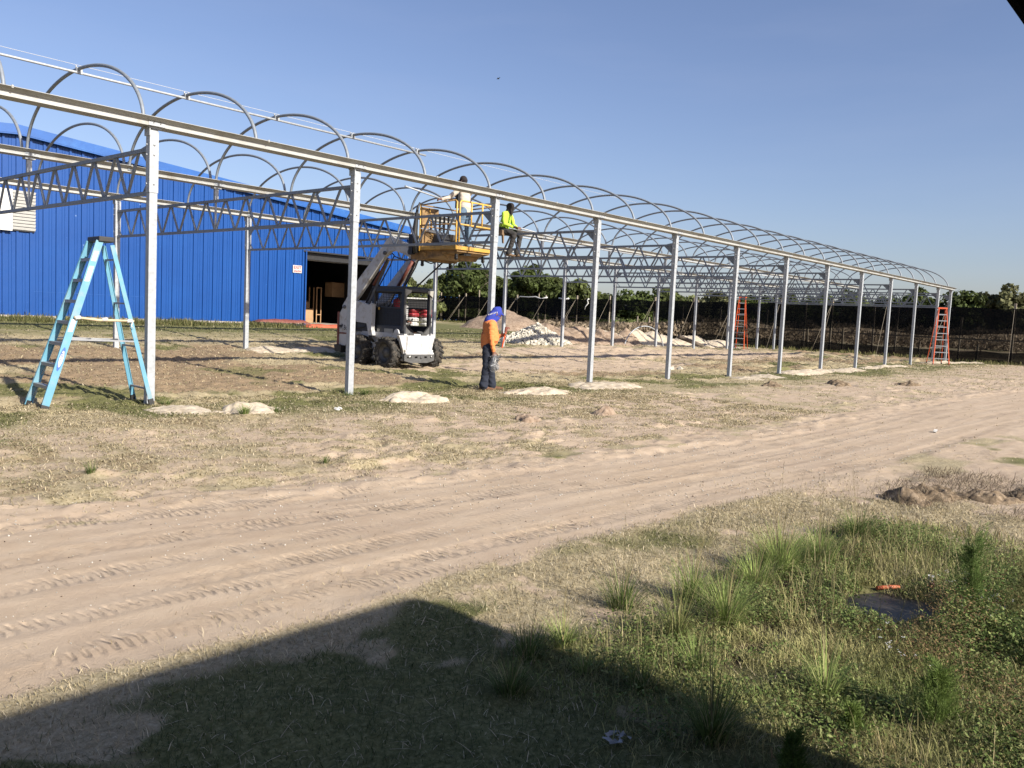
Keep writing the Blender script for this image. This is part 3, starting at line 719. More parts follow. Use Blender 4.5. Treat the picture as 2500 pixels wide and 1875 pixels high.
# white rags caught on the fence top
for lab, y, z, pts in [('white rag hanging from the fence top left of the opening', 38.8, 3.2, [(0, 0, 0), (-.05, .12, -.1), (-.05, .02, -.35), (-.05, .25, -.6), (-.05, .32, -.85)]),
                       ('long white torn strip draped along the fence top', 46, 3.2, [(-.05, -2.6, .04), (-.08, -2.0, -.10), (-.05, -1.4, .06), (-.06, -.6, .02), (-.05, .3, .05), (-.1, .7, -.25)]),
                       ('short white torn strip on the fence top near the tall trees', 41.5, 3.17, [(-.05, -.6, .02), (-.08, -.2, -.08), (-.05, .4, .03)])]:
    p0 = fp(y, z, .12); b = MB(); b.tube([p0+Vector(q) for q in pts], [.07, .05, .06, .04, .05, .02][:len(pts)], 5)
    o = b.build('white_rag', M['paper'], None, top_local=tuple(p0)); tag(o, lab, 'rag')
# ------------------------------------------------------------------ trees
M['leaf'] = leafmat('tree_leaves', trans=.25, rough=.7)
M['bark'] = simple('bark', (.14, .11, .085), .9, 0, .3, 8, .3, 20)
FWH = Vector((fw.x, fw.y, 0)).normalized(); RTH = Vector((FWH.y, -FWH.x, 0))
def at_px(x, D): return FWH*D+RTH*((x-1250)/2064.4*D)
def tree(x, ytop, hw, D, label, tone, n=5200, seed=0):
    r = np.random.default_rng(seed); p = at_px(x, D); g = float(gz(p.x, p.y))
    H = ((716.6+.0467*x)-ytop)/2064.4*D+1.51-g; R = hw/2064.4*D*(1.1 if D < 95 else 1.35)
    t = thing('tree', label, 'tree', (p.x, p.y, g), 'trees beyond the fence')
    b = MB(); b.tube([(p.x, p.y, g-.2), (p.x+.1, p.y, g+H*.3), (p.x-.1, p.y+.1, g+H*.62), (p.x, p.y, g+H*.85)], [.05*H, .035*H, .02*H, .006*H], 8)
    for k in range(8):
        a = r.uniform(0, 2*PI); z0 = g+H*r.uniform(.2, .6); L = R*r.uniform(.5, .9)
        b.tube([(p.x, p.y, z0), (p.x+math.cos(a)*L*.5, p.y+math.sin(a)*L*.5, z0+H*.12), (p.x+math.cos(a)*L, p.y+math.sin(a)*L, z0+H*.25)], [.016*H, .01*H, .004*H], 5)
    b.build('trunk', M['bark'], t)
    # clumps
    nc = 46; cc = []
    for k in range(nc):
        u = r.uniform(-1, 1); a = r.uniform(0, 2*PI); q = r.uniform(.35, 1)**.5
        s = math.sqrt(1-u*u)
        z = .50+.43*u*q
        wdt = (1.0 if z < .62 else .86)
        cc.append((R*.80*q*s*math.cos(a)*wdt, R*.80*q*s*math.sin(a)*wdt, H*z, R*r.uniform(.20, .34), r.uniform(.6, 1.25)))
    cc = np.array(cc); ci = r.integers(0, nc, n)
    d = r.normal(size=(n, 3)); d /= np.linalg.norm(d, axis=1)[:, None]; rad = r.uniform(.55, 1.12, n)**.6
    P = cc[ci, :3]+d*(cc[ci, 3]*rad)[:, None]*np.array([1, 1, .8])
    P[:, 2] = np.maximum(P[:, 2], H*.10)
    ls = D*.0021*r.uniform(.6, 1.5, n)
    N = d+r.normal(size=(n, 3))*.7; N /= np.linalg.norm(N, axis=1)[:, None]
    T = np.cross(N, r.normal(size=(n, 3))); T /= np.linalg.norm(T, axis=1)[:, None]; B = np.cross(N, T)
    V = np.stack([P-T*ls[:, None], P+B*ls[:, None]*.7, P+T*ls[:, None], P-B*ls[:, None]*.7], 1).reshape(-1, 3)
    F = np.arange(4*n).reshape(n, 4)
    tone = np.array(tone); c = tone[None]*(cc[ci, 4]*r.uniform(.65, 1.35, n))[:, None]
    c = np.clip(np.repeat(c, 4, 0), 0, 1)
    link_mesh('crown', np_mesh('crown', V, F, {'Col': c}), M['leaf'], t)
DK = (.085, .115, .030); MD = (.12, .15, .045); LT = (.22, .25, .09); OL = (.16, .165, .075)
TREES = [(965, 668, 50, 78, 'pale green loose tree right behind the corner of the blue building', LT), (1030, 690, 45, 74, 'light green bushy tree seen between the lift arms', LT),
 (1130, 636, 68, 86, 'tall dark oak left of the third front post', DK), (1215, 672, 42, 90, 'lower dark tree between the two tall oaks', MD),
 (1075, 664, 46, 92, 'dark tree between the pale tree and the tallest left oak', MD), (1175, 650, 44, 94, 'dark crown just right of the tallest left oak', DK), (1248, 664, 44, 93, 'dark crown left of the second tall oak', DK), (1345, 668, 44, 92, 'dark crown right of the second tall oak', MD), (1436, 706, 30, 96, 'small low tree at the right end of the oak group', MD),
 (1290, 646, 58, 86, 'tall dark oak right of the third front post', DK), (1392, 682, 52, 90, 'round dark tree left of the fourth front post', MD),
 (1478, 724, 42, 118, 'low distant tree above the white rag on the fence', MD), (1548, 712, 55, 116, 'wide dark tree above the opening in the fence', DK), (1612, 708, 48, 118, 'dark tree just right of the fence opening', MD),
 (1678, 724, 30, 122, 'small pale tree in the gap of the tree line', LT), (1745, 716, 56, 112, 'broad olive tree behind the orange ladder', OL), (1830, 722, 50, 112, 'dark tree behind the far trusses right of the orange ladder', DK),
 (1910, 720, 50, 112, 'dark tree behind the sixth front post', MD), (1990, 718, 52, 112, 'dark tree behind the seventh front post', DK), (2070, 716, 52, 112, 'dark tree behind the eighth front post', MD),
 (2150, 714, 50, 110, 'dark tree behind the ninth front post', DK), (2240, 704, 52, 104, 'dark tree behind the last gutter end', DK), (2336, 692, 46, 100, 'tallest dark tree right of the frame end', DK),
 (2395, 706, 44, 100, 'olive tree second from the right edge of the tree line', OL), (2450, 695, 42, 98, 'pale olive loose tree near the right edge of the photo', OL), (2500, 703, 42, 98, 'rightmost olive tree cut by the right edge of the photo', OL)]
for i, (x, yt, hw, D, lab, tone) in enumerate(TREES): tree(x, yt, hw, D, lab, tone, 8500 if D < 95 else 6000, 100+i)
# low scrub joining the tree line
n = 26000; r = np.random.default_rng(77)
xx = r.uniform(900, 2620, n); D = r.uniform(95, 135, n); hgt = (.4+1.5*fbm(xx*.02, D*.05, 12, 3))*r.uniform(0, 1, n)**.7
P = np.stack([FWH.x*D+RTH.x*(xx-1250)/2064.4*D, FWH.y*D+RTH.y*(xx-1250)/2064.4*D, .8+hgt], 1)
ls = .24*r.uniform(.5, 1.4, n); N = r.normal(size=(n, 3)); N /= np.linalg.norm(N, axis=1)[:, None]; T = np.cross(N, r.normal(size=(n, 3))); T /= np.linalg.norm(T, axis=1)[:, None]; B = np.cross(N, T)
V = np.stack([P-T*ls[:, None], P+B*ls[:, None]*.7, P+T*ls[:, None], P-B*ls[:, None]*.7], 1).reshape(-1, 3)
c = np.repeat(np.array(MD)[None]*r.uniform(.5, 1.3, n)[:, None], 4, 0)
n = 52000; r = np.random.default_rng(78)
xx = r.uniform(1200, 2640, n); D = r.uniform(58, 84, n); hgt = (.5+1.5*fbm(xx*.03, D*.2, 13, 3))*r.uniform(0, 1, n)**.8*(.45+.55*sstep(1500, 1750, xx))
P2 = np.stack([FWH.x*D+RTH.x*(xx-1250)/2064.4*D, FWH.y*D+RTH.y*(xx-1250)/2064.4*D, .75+hgt], 1)
ls2 = .13*r.uniform(.5, 1.4, n); N = r.normal(size=(n, 3)); N[:, 2] *= .3; N /= np.linalg.norm(N, axis=1)[:, None]; T = np.cross(N, r.normal(size=(n, 3))); T /= np.linalg.norm(T, axis=1)[:, None]; B = np.cross(N, T)
V2 = np.stack([P2-T*ls2[:, None], P2+B*ls2[:, None]*.5, P2+T*ls2[:, None], P2-B*ls2[:, None]*.5], 1).reshape(-1, 3)
c2 = np.repeat(np.array((.34, .27, .19))[None]*r.uniform(.6, 1.3, n)[:, None], 4, 0)
tag(link_mesh('dry_field_grass', np_mesh('dry_field_grass', V2, np.arange(4*n).reshape(n, 4), {'Col': c2}), M['leaf']), 'tall brown dry grass in the field behind the fence', None, kind='stuff')
tag(link_mesh('scrub', np_mesh('scrub', V, np.arange(4*n).reshape(n, 4), {'Col': c}), M['leaf']), 'low dark scrub along the foot of the far trees', 'scrub', kind='stuff')

# ------------------------------------------------------------------ step ladders
def stepladder(label, mat, H, x, y, z, rz, wb=.66, wt=.36, sf=.66, sr=.66, ns=7, grp=None, deep=.085, extra=None, capm='dark'):
    t = thing('step_ladder', label, 'ladder', (x, y, z), grp, rz, local=True)
    fp_ = lambda s, h: Vector((-sf+(sf-.07)*h/H, s*(wb/2+(wt/2-wb/2)*h/H), h))
    rp_ = lambda s, h: Vector((sr+(.07-sr)*h/H, s*(wb/2*.94+(wt/2-.02-wb/2*.94)*h/H), h))
    for s in (-1, 1):
        b = MB(); a0, a1 = fp_(s, 0), fp_(s, H-.04)
        b.bar(a0, a1, .012, deep, up=(1, 0, 0)); off = Vector((0, -s*.014, 0))
        d = Vector((deep/2-.005, 0, 0)); b.bar(a0+d+off, a1+d+off, .03, .010, up=(1, 0, 0)); b.bar(a0-d+off, a1-d+off, .03, .010, up=(1, 0, 0))
        b.build('front_rail', M[mat], t)
        b = MB(); b.bar(rp_(s, 0), rp_(s, H-.08), .014, deep*.62, up=(1, 0, 0)); d = Vector((deep*.29, -s*.012, 0)); b.bar(rp_(s, 0)+d, rp_(s, H-.08)+d, .026, .008, up=(1, 0, 0)); b.build('rear_rail', M[mat], t)
    b = MB(); b.box((0, 0, H-.01), (.21, wt+.07, .075)); b.build('top_cap', M[capm], t, bevel=.012)
    for k in range(ns):
        h = H*(k+1)/(ns+1); w_ = fp_(1, h).y*2-.02; px = fp_(1, h).x
        b = MB(); b.box((px, 0, h), (.085, w_, .022)); b.box((px-.04, 0, h-.018), (.006, w_, .03))
        if k < 2:
            for s in (-1, 1): b.bar((px, s*w_*.25, h-.01), (px-.03, s*w_/2, h-.17), .014, .006)
        b.build('step', M['aluminium'], t)
    for k in range(max(3, ns//2+1)):
        h = H*(.10+.78*k/max(3, ns//2)); w_ = rp_(1, h).y*2-.01
        b = MB(); b.box((rp_(1, h).x, 0, h), (.03, w_, .025)); b.build('rear_brace', M['aluminium'], t)
    for s in (-1, 1):
        h = H*.40; b = MB(); b.bar(fp_(s, h), rp_(s, h*.98), .006, .022); b.build('spreader', M['aluminium'], t)
        b = MB(); b.bar(rp_(s, 0), rp_(s, .09), .045, .07, up=(1, 0, 0)); b.build('foot', M['dark'], t)
        b = MB(); b.bar(fp_(s, 0), fp_(s, .05), .035, .10, up=(1, 0, 0)); b.build('foot', M['dark'], t)
    return t, fp_, rp_
lt, fpt, rpt = stepladder('pale blue fibreglass step ladder standing by the nearest front post', 'blue_ladder', 2.32, 5.14, 12.22, .01, -.06, .70, .38, .82, .60, 7, deep=.095)
# stickers, oval badge and tied stick on the blue ladder
b = MB()
Y0 = lambda h: fpt(-1, h)
def on_rail(h0, h1, wdt, out=.009):
    a, c = Y0(h0), Y0(h1); dn = Vector((0, -out, 0)); w2 = Vector((wdt/2, 0, 0))
    return [a-w2+dn, a+w2+dn, c+w2+dn, c-w2+dn]
for h0, h1, wd in ((2.0, 2.14, .06), (1.72, 1.93, .06), (1.03, 1.20, .06)):
    b = MB(); b.quad(*on_rail(h0, h1, wd)); b.build('sticker', M['paper'], lt, fixn=False)
M['badgeblue'] = simple('badge_blue', (.04, .14, .55), .5, 0, .05)
b = MB(); a, c = Y0(.50), Y0(.83); ctr = (a+c)/2; ax = (c-a).normalized(); sd_ = Vector((1, 0, 0)); sd_ = (sd_-ax*sd_.dot(ax)).normalized()
def oval(rx, ry, out): return [tuple(ctr+sd_*rx*math.cos(q*PI/14)+ax*ry*math.sin(q*PI/14)*(1)+Vector((0, -out, 0))) for q in range(28)]
ov = oval(.030, .165, .011); b.add(ov, [tuple(range(28))]); b.build('badge', M['badgeblue'], lt, fixn=False)
b = MB(); b.add(oval(.024, .115, .014), [tuple(range(28))]); b.build('badge', M['paper'], lt, fixn=False)
tx = text_mesh('WERNER', .046, M['badgeblue'], lt, tuple(ctr+Vector((0, -.017, 0))), (0, 0, 0), .0005)
tm = Matrix((( ax.x, -sd_.x, 0, 0), (ax.y, -sd_.y, -1, 0), (ax.z, -sd_.z, 0, 0), (0, 0, 0, 1)))
tx.matrix_local = Matrix.Translation(ctr+Vector((0, -.017, 0)))@Matrix(((ax.x, -sd_.x, -0, 0), (ax.y, -sd_.y, -1, 0), (ax.z, -sd_.z, 0, 0), (0, 0, 0, 1)))
b = MB(); p0, p1 = fpt(-1, 1.23)+Vector((-.02, -.035, 0)), rpt(-1, 1.20)+Vector((.03, -.03, 0)); b.tube([p0, p0.lerp(p1, .4)+Vector((0, 0, -.02)), p1], [.016, .020, .015], 7); b.build('tied_stick', M['palewood'], lt)
b = MB(); 
for q in (.06, .5, .92): 
    c_ = p0.lerp(p1, q); b.tube([c_+Vector((-.035, 0, -.01)), c_+Vector((.035, 0, 0))], .026, 7)
b.tube([p1+Vector((-.02, -.02, 0)), p1+Vector((-.05, -.03, -.07)), p1+Vector((-.02, -.03, -.10))], .008, 5)
b.build('cloth_tie', M['paper'], lt)
stepladder('orange step ladder standing wide open beside the sixth front post', 'orange_ladder', 2.95, 44.1, 21.7, float(gz(44.1, 21.7)), .30, .72, .34, .62, .75, 8, 'orange step ladders', .09, capm='orange_ladder')
stepladder('orange step ladder half hidden between the last two front posts', 'orange_ladder', 2.75, 44.9, 11.6, float(gz(44.9, 11.6)), .50, .74, .36, .60, .72, 8, 'orange step ladders', .09, capm='orange_ladder')

# ------------------------------------------------------------------ skid loader
SK = thing('skid_loader', 'white skid-steer loader with black mesh cab and raised lift arms', 'loader', (15.45, 18.0, 0))
cx_ = 15.45
def mirror(x): return 2*cx_-x
def mk_wheel():
    c = (14.80, 17.38, .41)
    b = MB(); b.lathe([(.235, -.125), (.31, -.150), (.37, -.150), (.398, -.125), (.402, 0), (.398, .125), (.37, .150), (.31, .150), (.235, .125)], c, 'x', 40, close=True)
    for side in (-1, 1):
        for k in range(17):
            a = 2*PI*(k+(.5 if side > 0 else 0))/17; Rm = Matrix.Rotation(a, 3, 'X')
            for (x0, a0, x1, a1) in ((.0, .00, .155, .20),):
                p0 = Rm@Vector((side*x0, 0, .408)); p1 = (Matrix.Rotation(a+a1, 3, 'X'))@Vector((side*x1, 0, .398))
                b.bar(Vector(c)+p0, Vector(c)+p1, .058, .052, up=Rm@Vector((0, 0, 1)))
                p2 = (Matrix.Rotation(a+a1+.02, 3, 'X'))@Vector((side*.160, 0, .36)); b.bar(Vector(c)+p1, Vector(c)+p2, .055, .03, up=(side, 0, 0))
    w_ = b.build('wheel', M['rubber'], SK)
    b = MB(); b.lathe([(.245, -.14), (.235, -.10), (.22, -.04), (.12, -.02), (.11, -.06), (.04, -.07), (0, -.07)], c, 'x', 28); b.lathe([(.245, .14), (.235, .10), (.22, .04), (.12, .02), (.0, .02)], c, 'x', 28)
    for k in range(8):
        a = 2*PI*k/8; b.lathe([(0, -.05), (.018, -.05), (.018, -.02)], (c[0], c[1]+.165*math.cos(a), c[2]+.165*math.sin(a)), 'x', 6)
    b.build('rim', M['greymetal'], w_); return w_
wh = mk_wheel()
for dx, dy in ((0, 1.20), (1.50, -.04), (1.50, 1.20)):
    c = copy_tree(wh, SK); c.location = (dx, dy, 0)
# tub, front panel, coupler
b = MB(); b.box((cx_, 18.1, .58), (.98, 2.3, .72)); b.box((cx_, 18.3, .26), (.9, 1.9, .12)); b.build('chassis', M['white'], SK, bevel=.01)
for s in (0, 1):
    f = (lambda x: x) if s == 0 else mirror
    b = MB(); b.box((f(14.97), 17.75, .87), (.10, 1.75, .14)); b.prism([(16.88, .93), (17.02, .985), (17.3, .97), (17.32, .84), (16.88, .60)], lambda p, q, t: (t, p, q), min(f(14.72), f(14.98)), max(f(14.72), f(14.98))) if False else None
    b.prism([(17.02, .94), (17.06, 1.03), (17.12, 1.06), (17.19, 1.03), (17.24, .94)], lambda p, q, t: (t, p, q), min(f(14.86), f(14.90)), max(f(14.86), f(14.90)))
    b.build('side_frame', M['white'], SK)
b = MB()
b.prism([(14.72, .90), (16.04, .90), (16.0, .80), (15.93, .52), (15.91, .41), (14.92, .41), (14.88, .52), (14.78, .80)], lambda p, q, t: (p, t, q), 16.86, 16.95)
b.box((cx_-.02, 16.84, .47), (1.0, .06, .10)); b.box((cx_, 16.845, .42), (1.0, .10, .05))
b.box((15.04, 16.85, .66), (.075, .05, .44))
b.build('front_panel', M['white'], SK, bevel=.008)
b = MB()
b.box((cx_-.04, 16.82, .375), (1.06, .10, .05)); b.prism([(14.87, .30), (14.87, .23), (15.12, .175), (15.70, .175), (15.93, .23), (15.93, .30)], lambda p, q, t: (p, t, q), 16.77, 16.85)
for x, w_ in ((14.91, .10), (15.17, .12), (15.45, .24), (15.73, .12), (15.90, .08)): b.box((x, 16.81, .33), (w_, .08, .10))
b.lathe([(0, -.03), (.03, -.03), (.03, 0)], (cx_, 16.77, .32), 'y', 10)
b.build('coupler', M['greymetal'], SK)
b = MB(); b.lathe([(0, -.03), (.028, -.03), (.028, .02)], (15.06, 16.80, .345), 'y', 8); b.lathe([(0, -.03), (.028, -.03), (.028, .02)], (15.86, 16.80, .345), 'y', 8); b.build('coupler_pins', M['paper'], SK)
# uprights with lettering
UP = [(19.52, .50), (19.50, 1.40), (19.16, 1.80), (18.74, 1.76), (18.2, 1.66), (18.14, 1.72), (18.08, 1.68), (18.09, 1.0), (18.03, .84), (18.20, .84), (18.30, 1.16), (18.95, 1.20), (19.05, .98), (19.06, .50)]
for s in (0, 1):
    f = (lambda x: x) if s == 0 else mirror
    b = MB(); b.prism(UP, lambda p, q, t: (t, p, q), min(f(14.80), f(14.92)), max(f(14.80), f(14.92)))
    up = b.build('rear_upright', M['white'], SK)
    if s == 0:
        text_mesh('Bobcat', .20, M['dark'], up, (14.795, 19.09, 1.0), (PI/2, 0, -PI/2), .001, align='CENTER', sx=.72)
        b = MB(); b.box((14.796, 19.12, .845), (.006, .76, .045)); b.build('red_stripe', M['redbrown'], up)
        b = MB(); mk_ = [(0, .02), (.05, .06), (.10, .05), (.12, .10), (.14, .05), (.17, .09), (.16, .02), (.13, -.02), (.15, -.08), (.11, -.03), (.07, 0), (.05, -.06), (.03, -.01)]
        b.prism(mk_, lambda p, q, t: (t, 19.50-p, 1.02+q), 14.793, 14.797); b.build('emblem', M['dark'], up)
b = MB(); b.box((cx_, 19.49, .95), (1.16, .06, .9)); b.build('tailgate', M['white'], SK)
b = MB(); b.box((14.79, 19.53, .98), (.04, .06, .92)); b.box((mirror(14.79), 19.53, .98), (.04, .06, .92)); b.build('tail_light', M['redbrown'], SK)
b = MB(); b.box((cx_, 19.48, .42), (1.42, .20, .20)); b.prism([(19.3, .5), (19.62, .5), (19.58, .36), (19.3, .30)], lambda p, q, t: (t, p, q), 14.72, 14.92); b.build('rear_bumper', M['dark'], SK)
b = MB(); b.box((cx_, 18.9, 1.12), (1.06, 1.10, .40)); b.box((cx_, 18.85, 1.36), (.9, 1.0, .10)); b.build('engine_cover', M['cabdark'], SK, bevel=.02)
# cab
b = MB()
for s in (0, 1):
    f = (lambda x: x) if s == 0 else mirror
    x = f(14.99)
    b.box((x, 17.60, 1.01), (.05, 1.36, .26)); b.box((x, 17.62, 2.09), (.05, 1.20, .10)); b.box((x, 18.24, 1.55), (.06, .11, 1.05)); b.box((x, 17.02, 1.56), (.07, .10, 1.1)); b.box((x, 17.62, 1.62), (.03, 1.15, .035))
    b.prism([(18.30, 1.9), (18.30, 2.10), (18.18, 2.14), (18.05, 2.14), (18.05, 2.05), (18.2, 2.02)], lambda p, q, t: (t, p, q), min(x-.02, x+.02), max(x-.02, x+.02))
b.box((cx_, 18.28, 1.2), (.9, .05, .55)); b.box((cx_, 18.28, 2.06), (.9, .05, .12))
cab = b.build('cab', M['cabdark'], SK, bevel=.012)
b = MB(); b.box((cx_, 17.62, 2.155), (1.0, 1.34, .05)); b.box((cx_, 17.62, 2.185), (.7, 1.1, .03)); b.box((cx_, 16.97, 2.11), (.98, .10, .10)); b.build('cab_roof', M['cabdark'], cab, bevel=.02)
for s in (0, 1):
    f = (lambda x: x) if s == 0 else mirror
    b = MB()
    for k in range(19): b.box((f(14.985), 17.10+k*.062, 1.60), (.005, .009, .96))
    for k in range(16): b.box((f(14.985), 17.62, 1.14+k*.062), (.005, 1.12, .009))
    b.build('side_mesh', M['dark'], cab)
b = MB(); b.box((15.0, 17.62, 1.37), (.006, 1.12, .46)); b.build('lower_guard', M['cabdark'], cab)
b = MB()
for k in range(5): b.tube([(14.86, 18.25-.03*k, .95), (14.84, 18.22-.03*k, .78), (14.9, 18.12-.02*k, .66)], .011, 6)
b.tube([(14.9, 18.3, 1.2), (14.86, 18.5, 1.05), (14.88, 18.9, 1.0)], .013, 6); b.build('hydraulic_lines', M['dark'], SK)
b = MB(); b.box((15.3, 16.855, .62), (.20, .004, .10)); b.box((15.72, 16.855, .72), (.10, .004, .06)); b.build('front_decal', M['redbrown'], SK) if False else None
b = MB(); b.tube([(15.75, 18.9, 1.4), (15.75, 18.9, 1.66)], .035, 10); b.build('exhaust', M['dark'], SK)
b = MB()
for k in range(15): b.box((15.02+k*.062, 18.27, 1.75), (.007, .005, .6))
for k in range(10): b.box((cx_, 18.27, 1.48+k*.062), (.88, .005, .007))
b.build('rear_mesh', M['dark'], cab)
b = MB()  # front lower surround
out = [(14.96, 2.06), (14.96, 1.05), (14.98, .98), (15.30, .80), (15.62, .80), (15.92, .98), (15.94, 1.05), (15.94, 2.06)]
inn = [(15.03, 2.0), (15.03, 1.15), (15.06, 1.10), (15.34, .88), (15.60, .88), (15.84, 1.10), (15.87, 1.15), (15.87, 2.0)]
for i in range(7):
    b.prism([out[i], out[i+1], inn[i+1], inn[i]], lambda p, q, t: (p, t, q), 16.94, 17.0)
b.build('front_surround', M['greymetal'], cab)
M['lens'] = simple('clouded_lens', (.42, .41, .37), .35, 0, .15, 9)
for s in (0, 1):
    f = (lambda x: x) if s == 0 else mirror
    b = MB(); b.prism([(f(14.95), 2.12), (f(15.16), 2.10), (f(15.14), 2.04), (f(15.04), 1.98), (f(14.97), 1.93)], lambda p, q, t: (p, t, q), 16.895, 16.935); b.build('headlight', M['lens'], cab)
b = MB(); b.box((14.955, 17.55, .985), (.006, .36, .13)); b.box((14.955, 17.98, .99), (.006, .10, .08)); b.build('decal', M['lens'], cab)
b = MB(); b.box((14.958, 17.98, 1.58), (.006, .07, .07)); b.build('warning_sticker', M['yellow'], cab)
b = MB(); b.box((cx_, 17.95, 1.0), (.5, .45, .12)); b.box((cx_, 18.17, 1.32), (.48, .10, .6)); b.build('seat', M['dark'], SK, bevel=.03)
b = MB()
for x in (15.2, 15.68): b.tube([(x, 17.55, .95), (x, 17.5, 1.25), (x+.02, 17.42, 1.34)], [.02, .015, .025], 8)
b.box((cx_, 17.3, .86), (.8, .7, .04)); b.build('control_levers', M['dark'], SK)
b = MB(); b.box((15.22, 17.02, .93), (.16, .22, .10), Euler((.3, 0, 0)).to_matrix()); b.box((15.66, 17.02, .93), (.16, .22, .10), Euler((.3, 0, 0)).to_matrix()); b.build('pedals', M['greymetal'], SK)
# lift arms
ARM = [(19.42, 1.62), (18.90, 2.22), (18.0, 3.03), (17.60, 3.42), (17.48, 3.49), (17.36, 3.50), (17.20, 3.43), (16.80, 3.29), (16.50, 3.14), (16.38, 3.02), (16.40, 2.93), (16.50, 2.90), (16.68, 2.93), (16.92, 3.03), (17.28, 3.12), (17.46, 3.10), (17.56, 3.02), (17.68, 2.94), (18.35, 2.26), (18.68, 1.93), (19.25, 1.42), (19.38, 1.45)]
for s in (0, 1):
    f = (lambda x: x) if s == 0 else mirror
    b = MB(); b.prism(ARM, lambda p, q, t: (t, p, q), min(f(14.82), f(14.94)), max(f(14.82), f(14.94)))
    a = b.build('lift_arm', M['white'], SK, bevel=.012)
    b = MB()
    for (y, z, r_) in ((16.62, 3.07, .075), (17.62, 3.06, .05), (19.27, 1.58, .05)): b.lathe([(0, -.05), (r_, -.05), (r_, .16), (0, .16)], (min(f(14.82), f(14.94))-.005 if s == 0 else min(f(14.82), f(14.94))-.10, y, z), 'x', 14)
    b.build('pivot_pin', M['greymetal'], a)
    b = MB(); b.tube([(f(15.02), 17.72, 2.92), (f(15.02), 18.30, 2.22)], .05, 12); b.build('lift_cylinder', M['redbrown'], SK)
    b = MB(); b.tube([(f(15.02), 18.28, 2.24), (f(15.02), 18.85, 1.35)], .024, 8); b.build('cylinder_rod', M['dark'], SK)
    b = MB(); b.bar((f(14.97), 17.66, 2.90), (f(14.97), 18.86, 1.05), .035, .075); b.bar((f(14.97), 18.4, 1.75), (f(14.97), 18.80, 1.14), .05, .11); b.build('link_bar', M['greymetal'], SK)
    b = MB(); b.tube([(f(15.0), 17.5, 2.98), (f(15.0), 17.62, 2.75), (f(15.0), 18.2, 2.0), (f(15.0), 18.7, 1.5)], .018, 6); b.tube([(f(15.0), 16.6, 2.94), (f(15.0), 17.0, 2.86), (f(15.0), 17.45, 2.98), (f(15.0), 17.6, 3.1)], .016, 6); b.build('hose', M['dark'], SK)
b = MB(); b.tube([(14.9, 17.42, 3.25), (16.0, 17.42, 3.25)], .07, 14); b.tube([(14.9, 19.0, 1.72), (16.0, 19.0, 1.72)], .06, 12); b.build('cross_tube', M['white'], SK)
b = MB()
for x in (15.2, 15.7): b.tube([(x, 17.0, 2.45), (x, 17.25, 2.95), (x, 17.4, 3.2)], .0, 5) if False else None
b.box((cx_, 16.36, 3.02), (1.14, .10, .34)); b.box((cx_, 16.30, 2.90), (.9, .14, .08)); b.box((14.95, 16.36, 3.0), (.14, .2, .22)); b.box((15.95, 16.36, 3.0), (.14, .2, .22)); b.tube([(15.95, 16.45, 2.98), (15.92, 17.6, 2.2), (15.9, 18.0, 1.9)], .022, 6)
b.build('tool_carrier', M['dark'], SK)

# ------------------------------------------------------------------ lifted work platform
PX0, PX1, PY0, PY1 = 14.42, 15.74, 14.58, 15.86; PZ = 3.17
PL = thing('work_platform', 'worn yellow work platform with railings held up by the loader', 'platform', (15.1, 15.2, 3.0))
b = MB(); b.box(((PX0+PX1)/2, (PY0+PY1)/2, PZ-.05), (PX1-PX0, PY1-PY0, .09)); b.build('deck', M['yellow'], PL, bevel=.008)
b = MB(); b.prism([(PY0+.05, PZ-.095), (16.28, PZ-.095), (16.28, 2.86), (15.9, 2.84), (15.2, 2.93), (PY0+.05, 3.03)], lambda p, q, t: (t, p, q), PX0+.10, PX1-.08)
b.prism([(PX0+.02, 3.02), (PX0+.18, 2.86), (PX1-.16, 2.86), (PX1-.02, 3.02)], lambda p, q, t: (p, t, q), 15.0, 15.08); b.prism([(PX0+.02, 3.02), (PX0+.18, 2.82), (PX1-.16, 2.82), (PX1-.02, 3.02)], lambda p, q, t: (p, t, q), 15.7, 15.78)
b.build('underframe', M['yellow_worn'], PL)  # worn paint tone that also puts the shade under the deck into colour
b = MB(); b.box((14.95, 14.78, 2.995), (.24, .18, .06)); b.box((15.5, 15.35, 2.90), (.2, .16, .06)); b.box((14.85, 15.9, 2.835), (.3, .14, .04)); b.build('fork_pocket', M['dark'], PL)
b = MB()
for (x, y) in ((14.62, 14.75), (15.62, 14.80), (15.60, 15.95), (14.62, 15.95)):
    z0 = 3.0 if y < 15 else 2.85
    b = MB(); b.lathe([(.0, -.02), (.045, -.02), (.045, .02), (0, .02)], (x, y, z0-.12), 'x', 14); b.box((x, y, z0-.05), (.06, .05, .07)); b.build('caster', M['dark'], PL)
T_ = .021
def rail(name, segs, r=T_, mat='yellow_rail'):
    b = MB()
    for s_ in segs: b.tube(s_, r, 8)
    b.build(name, M[mat], PL)
zt = 4.24; zm = 3.68
rail('corner_post', [[(PX0, PY0, PZ-.1), (PX0, PY0, zt-.04), (PX0-.0, PY0+.06, zt)]]); rail('corner_post', [[(PX1, PY0, 3.1), (PX1, PY0, zt)]]); rail('corner_post', [[(PX0, PY1, 3.05), (PX0, PY1, zt-.05)]]); rail('corner_post', [[(PX1, PY1, 3.1), (PX1, PY1, zt-.05)]])
rail('gate', [[(PX0+.10, PY0, PZ), (PX0+.10, PY0, zt-.05), (PX0+.14, PY0, zt), (PX1-.08, PY0, zt), (PX1-.02, PY0, zt-.06), (PX1-.02, PY0, zm)],
              [(PX0+.10, PY0, zm), (PX1-.02, PY0, zm)], [(PX0+.50, PY0, zm), (PX0+.50, PY0, zt)], [(PX0+.88, PY0, zm), (PX0+.88, PY0, zt)]])
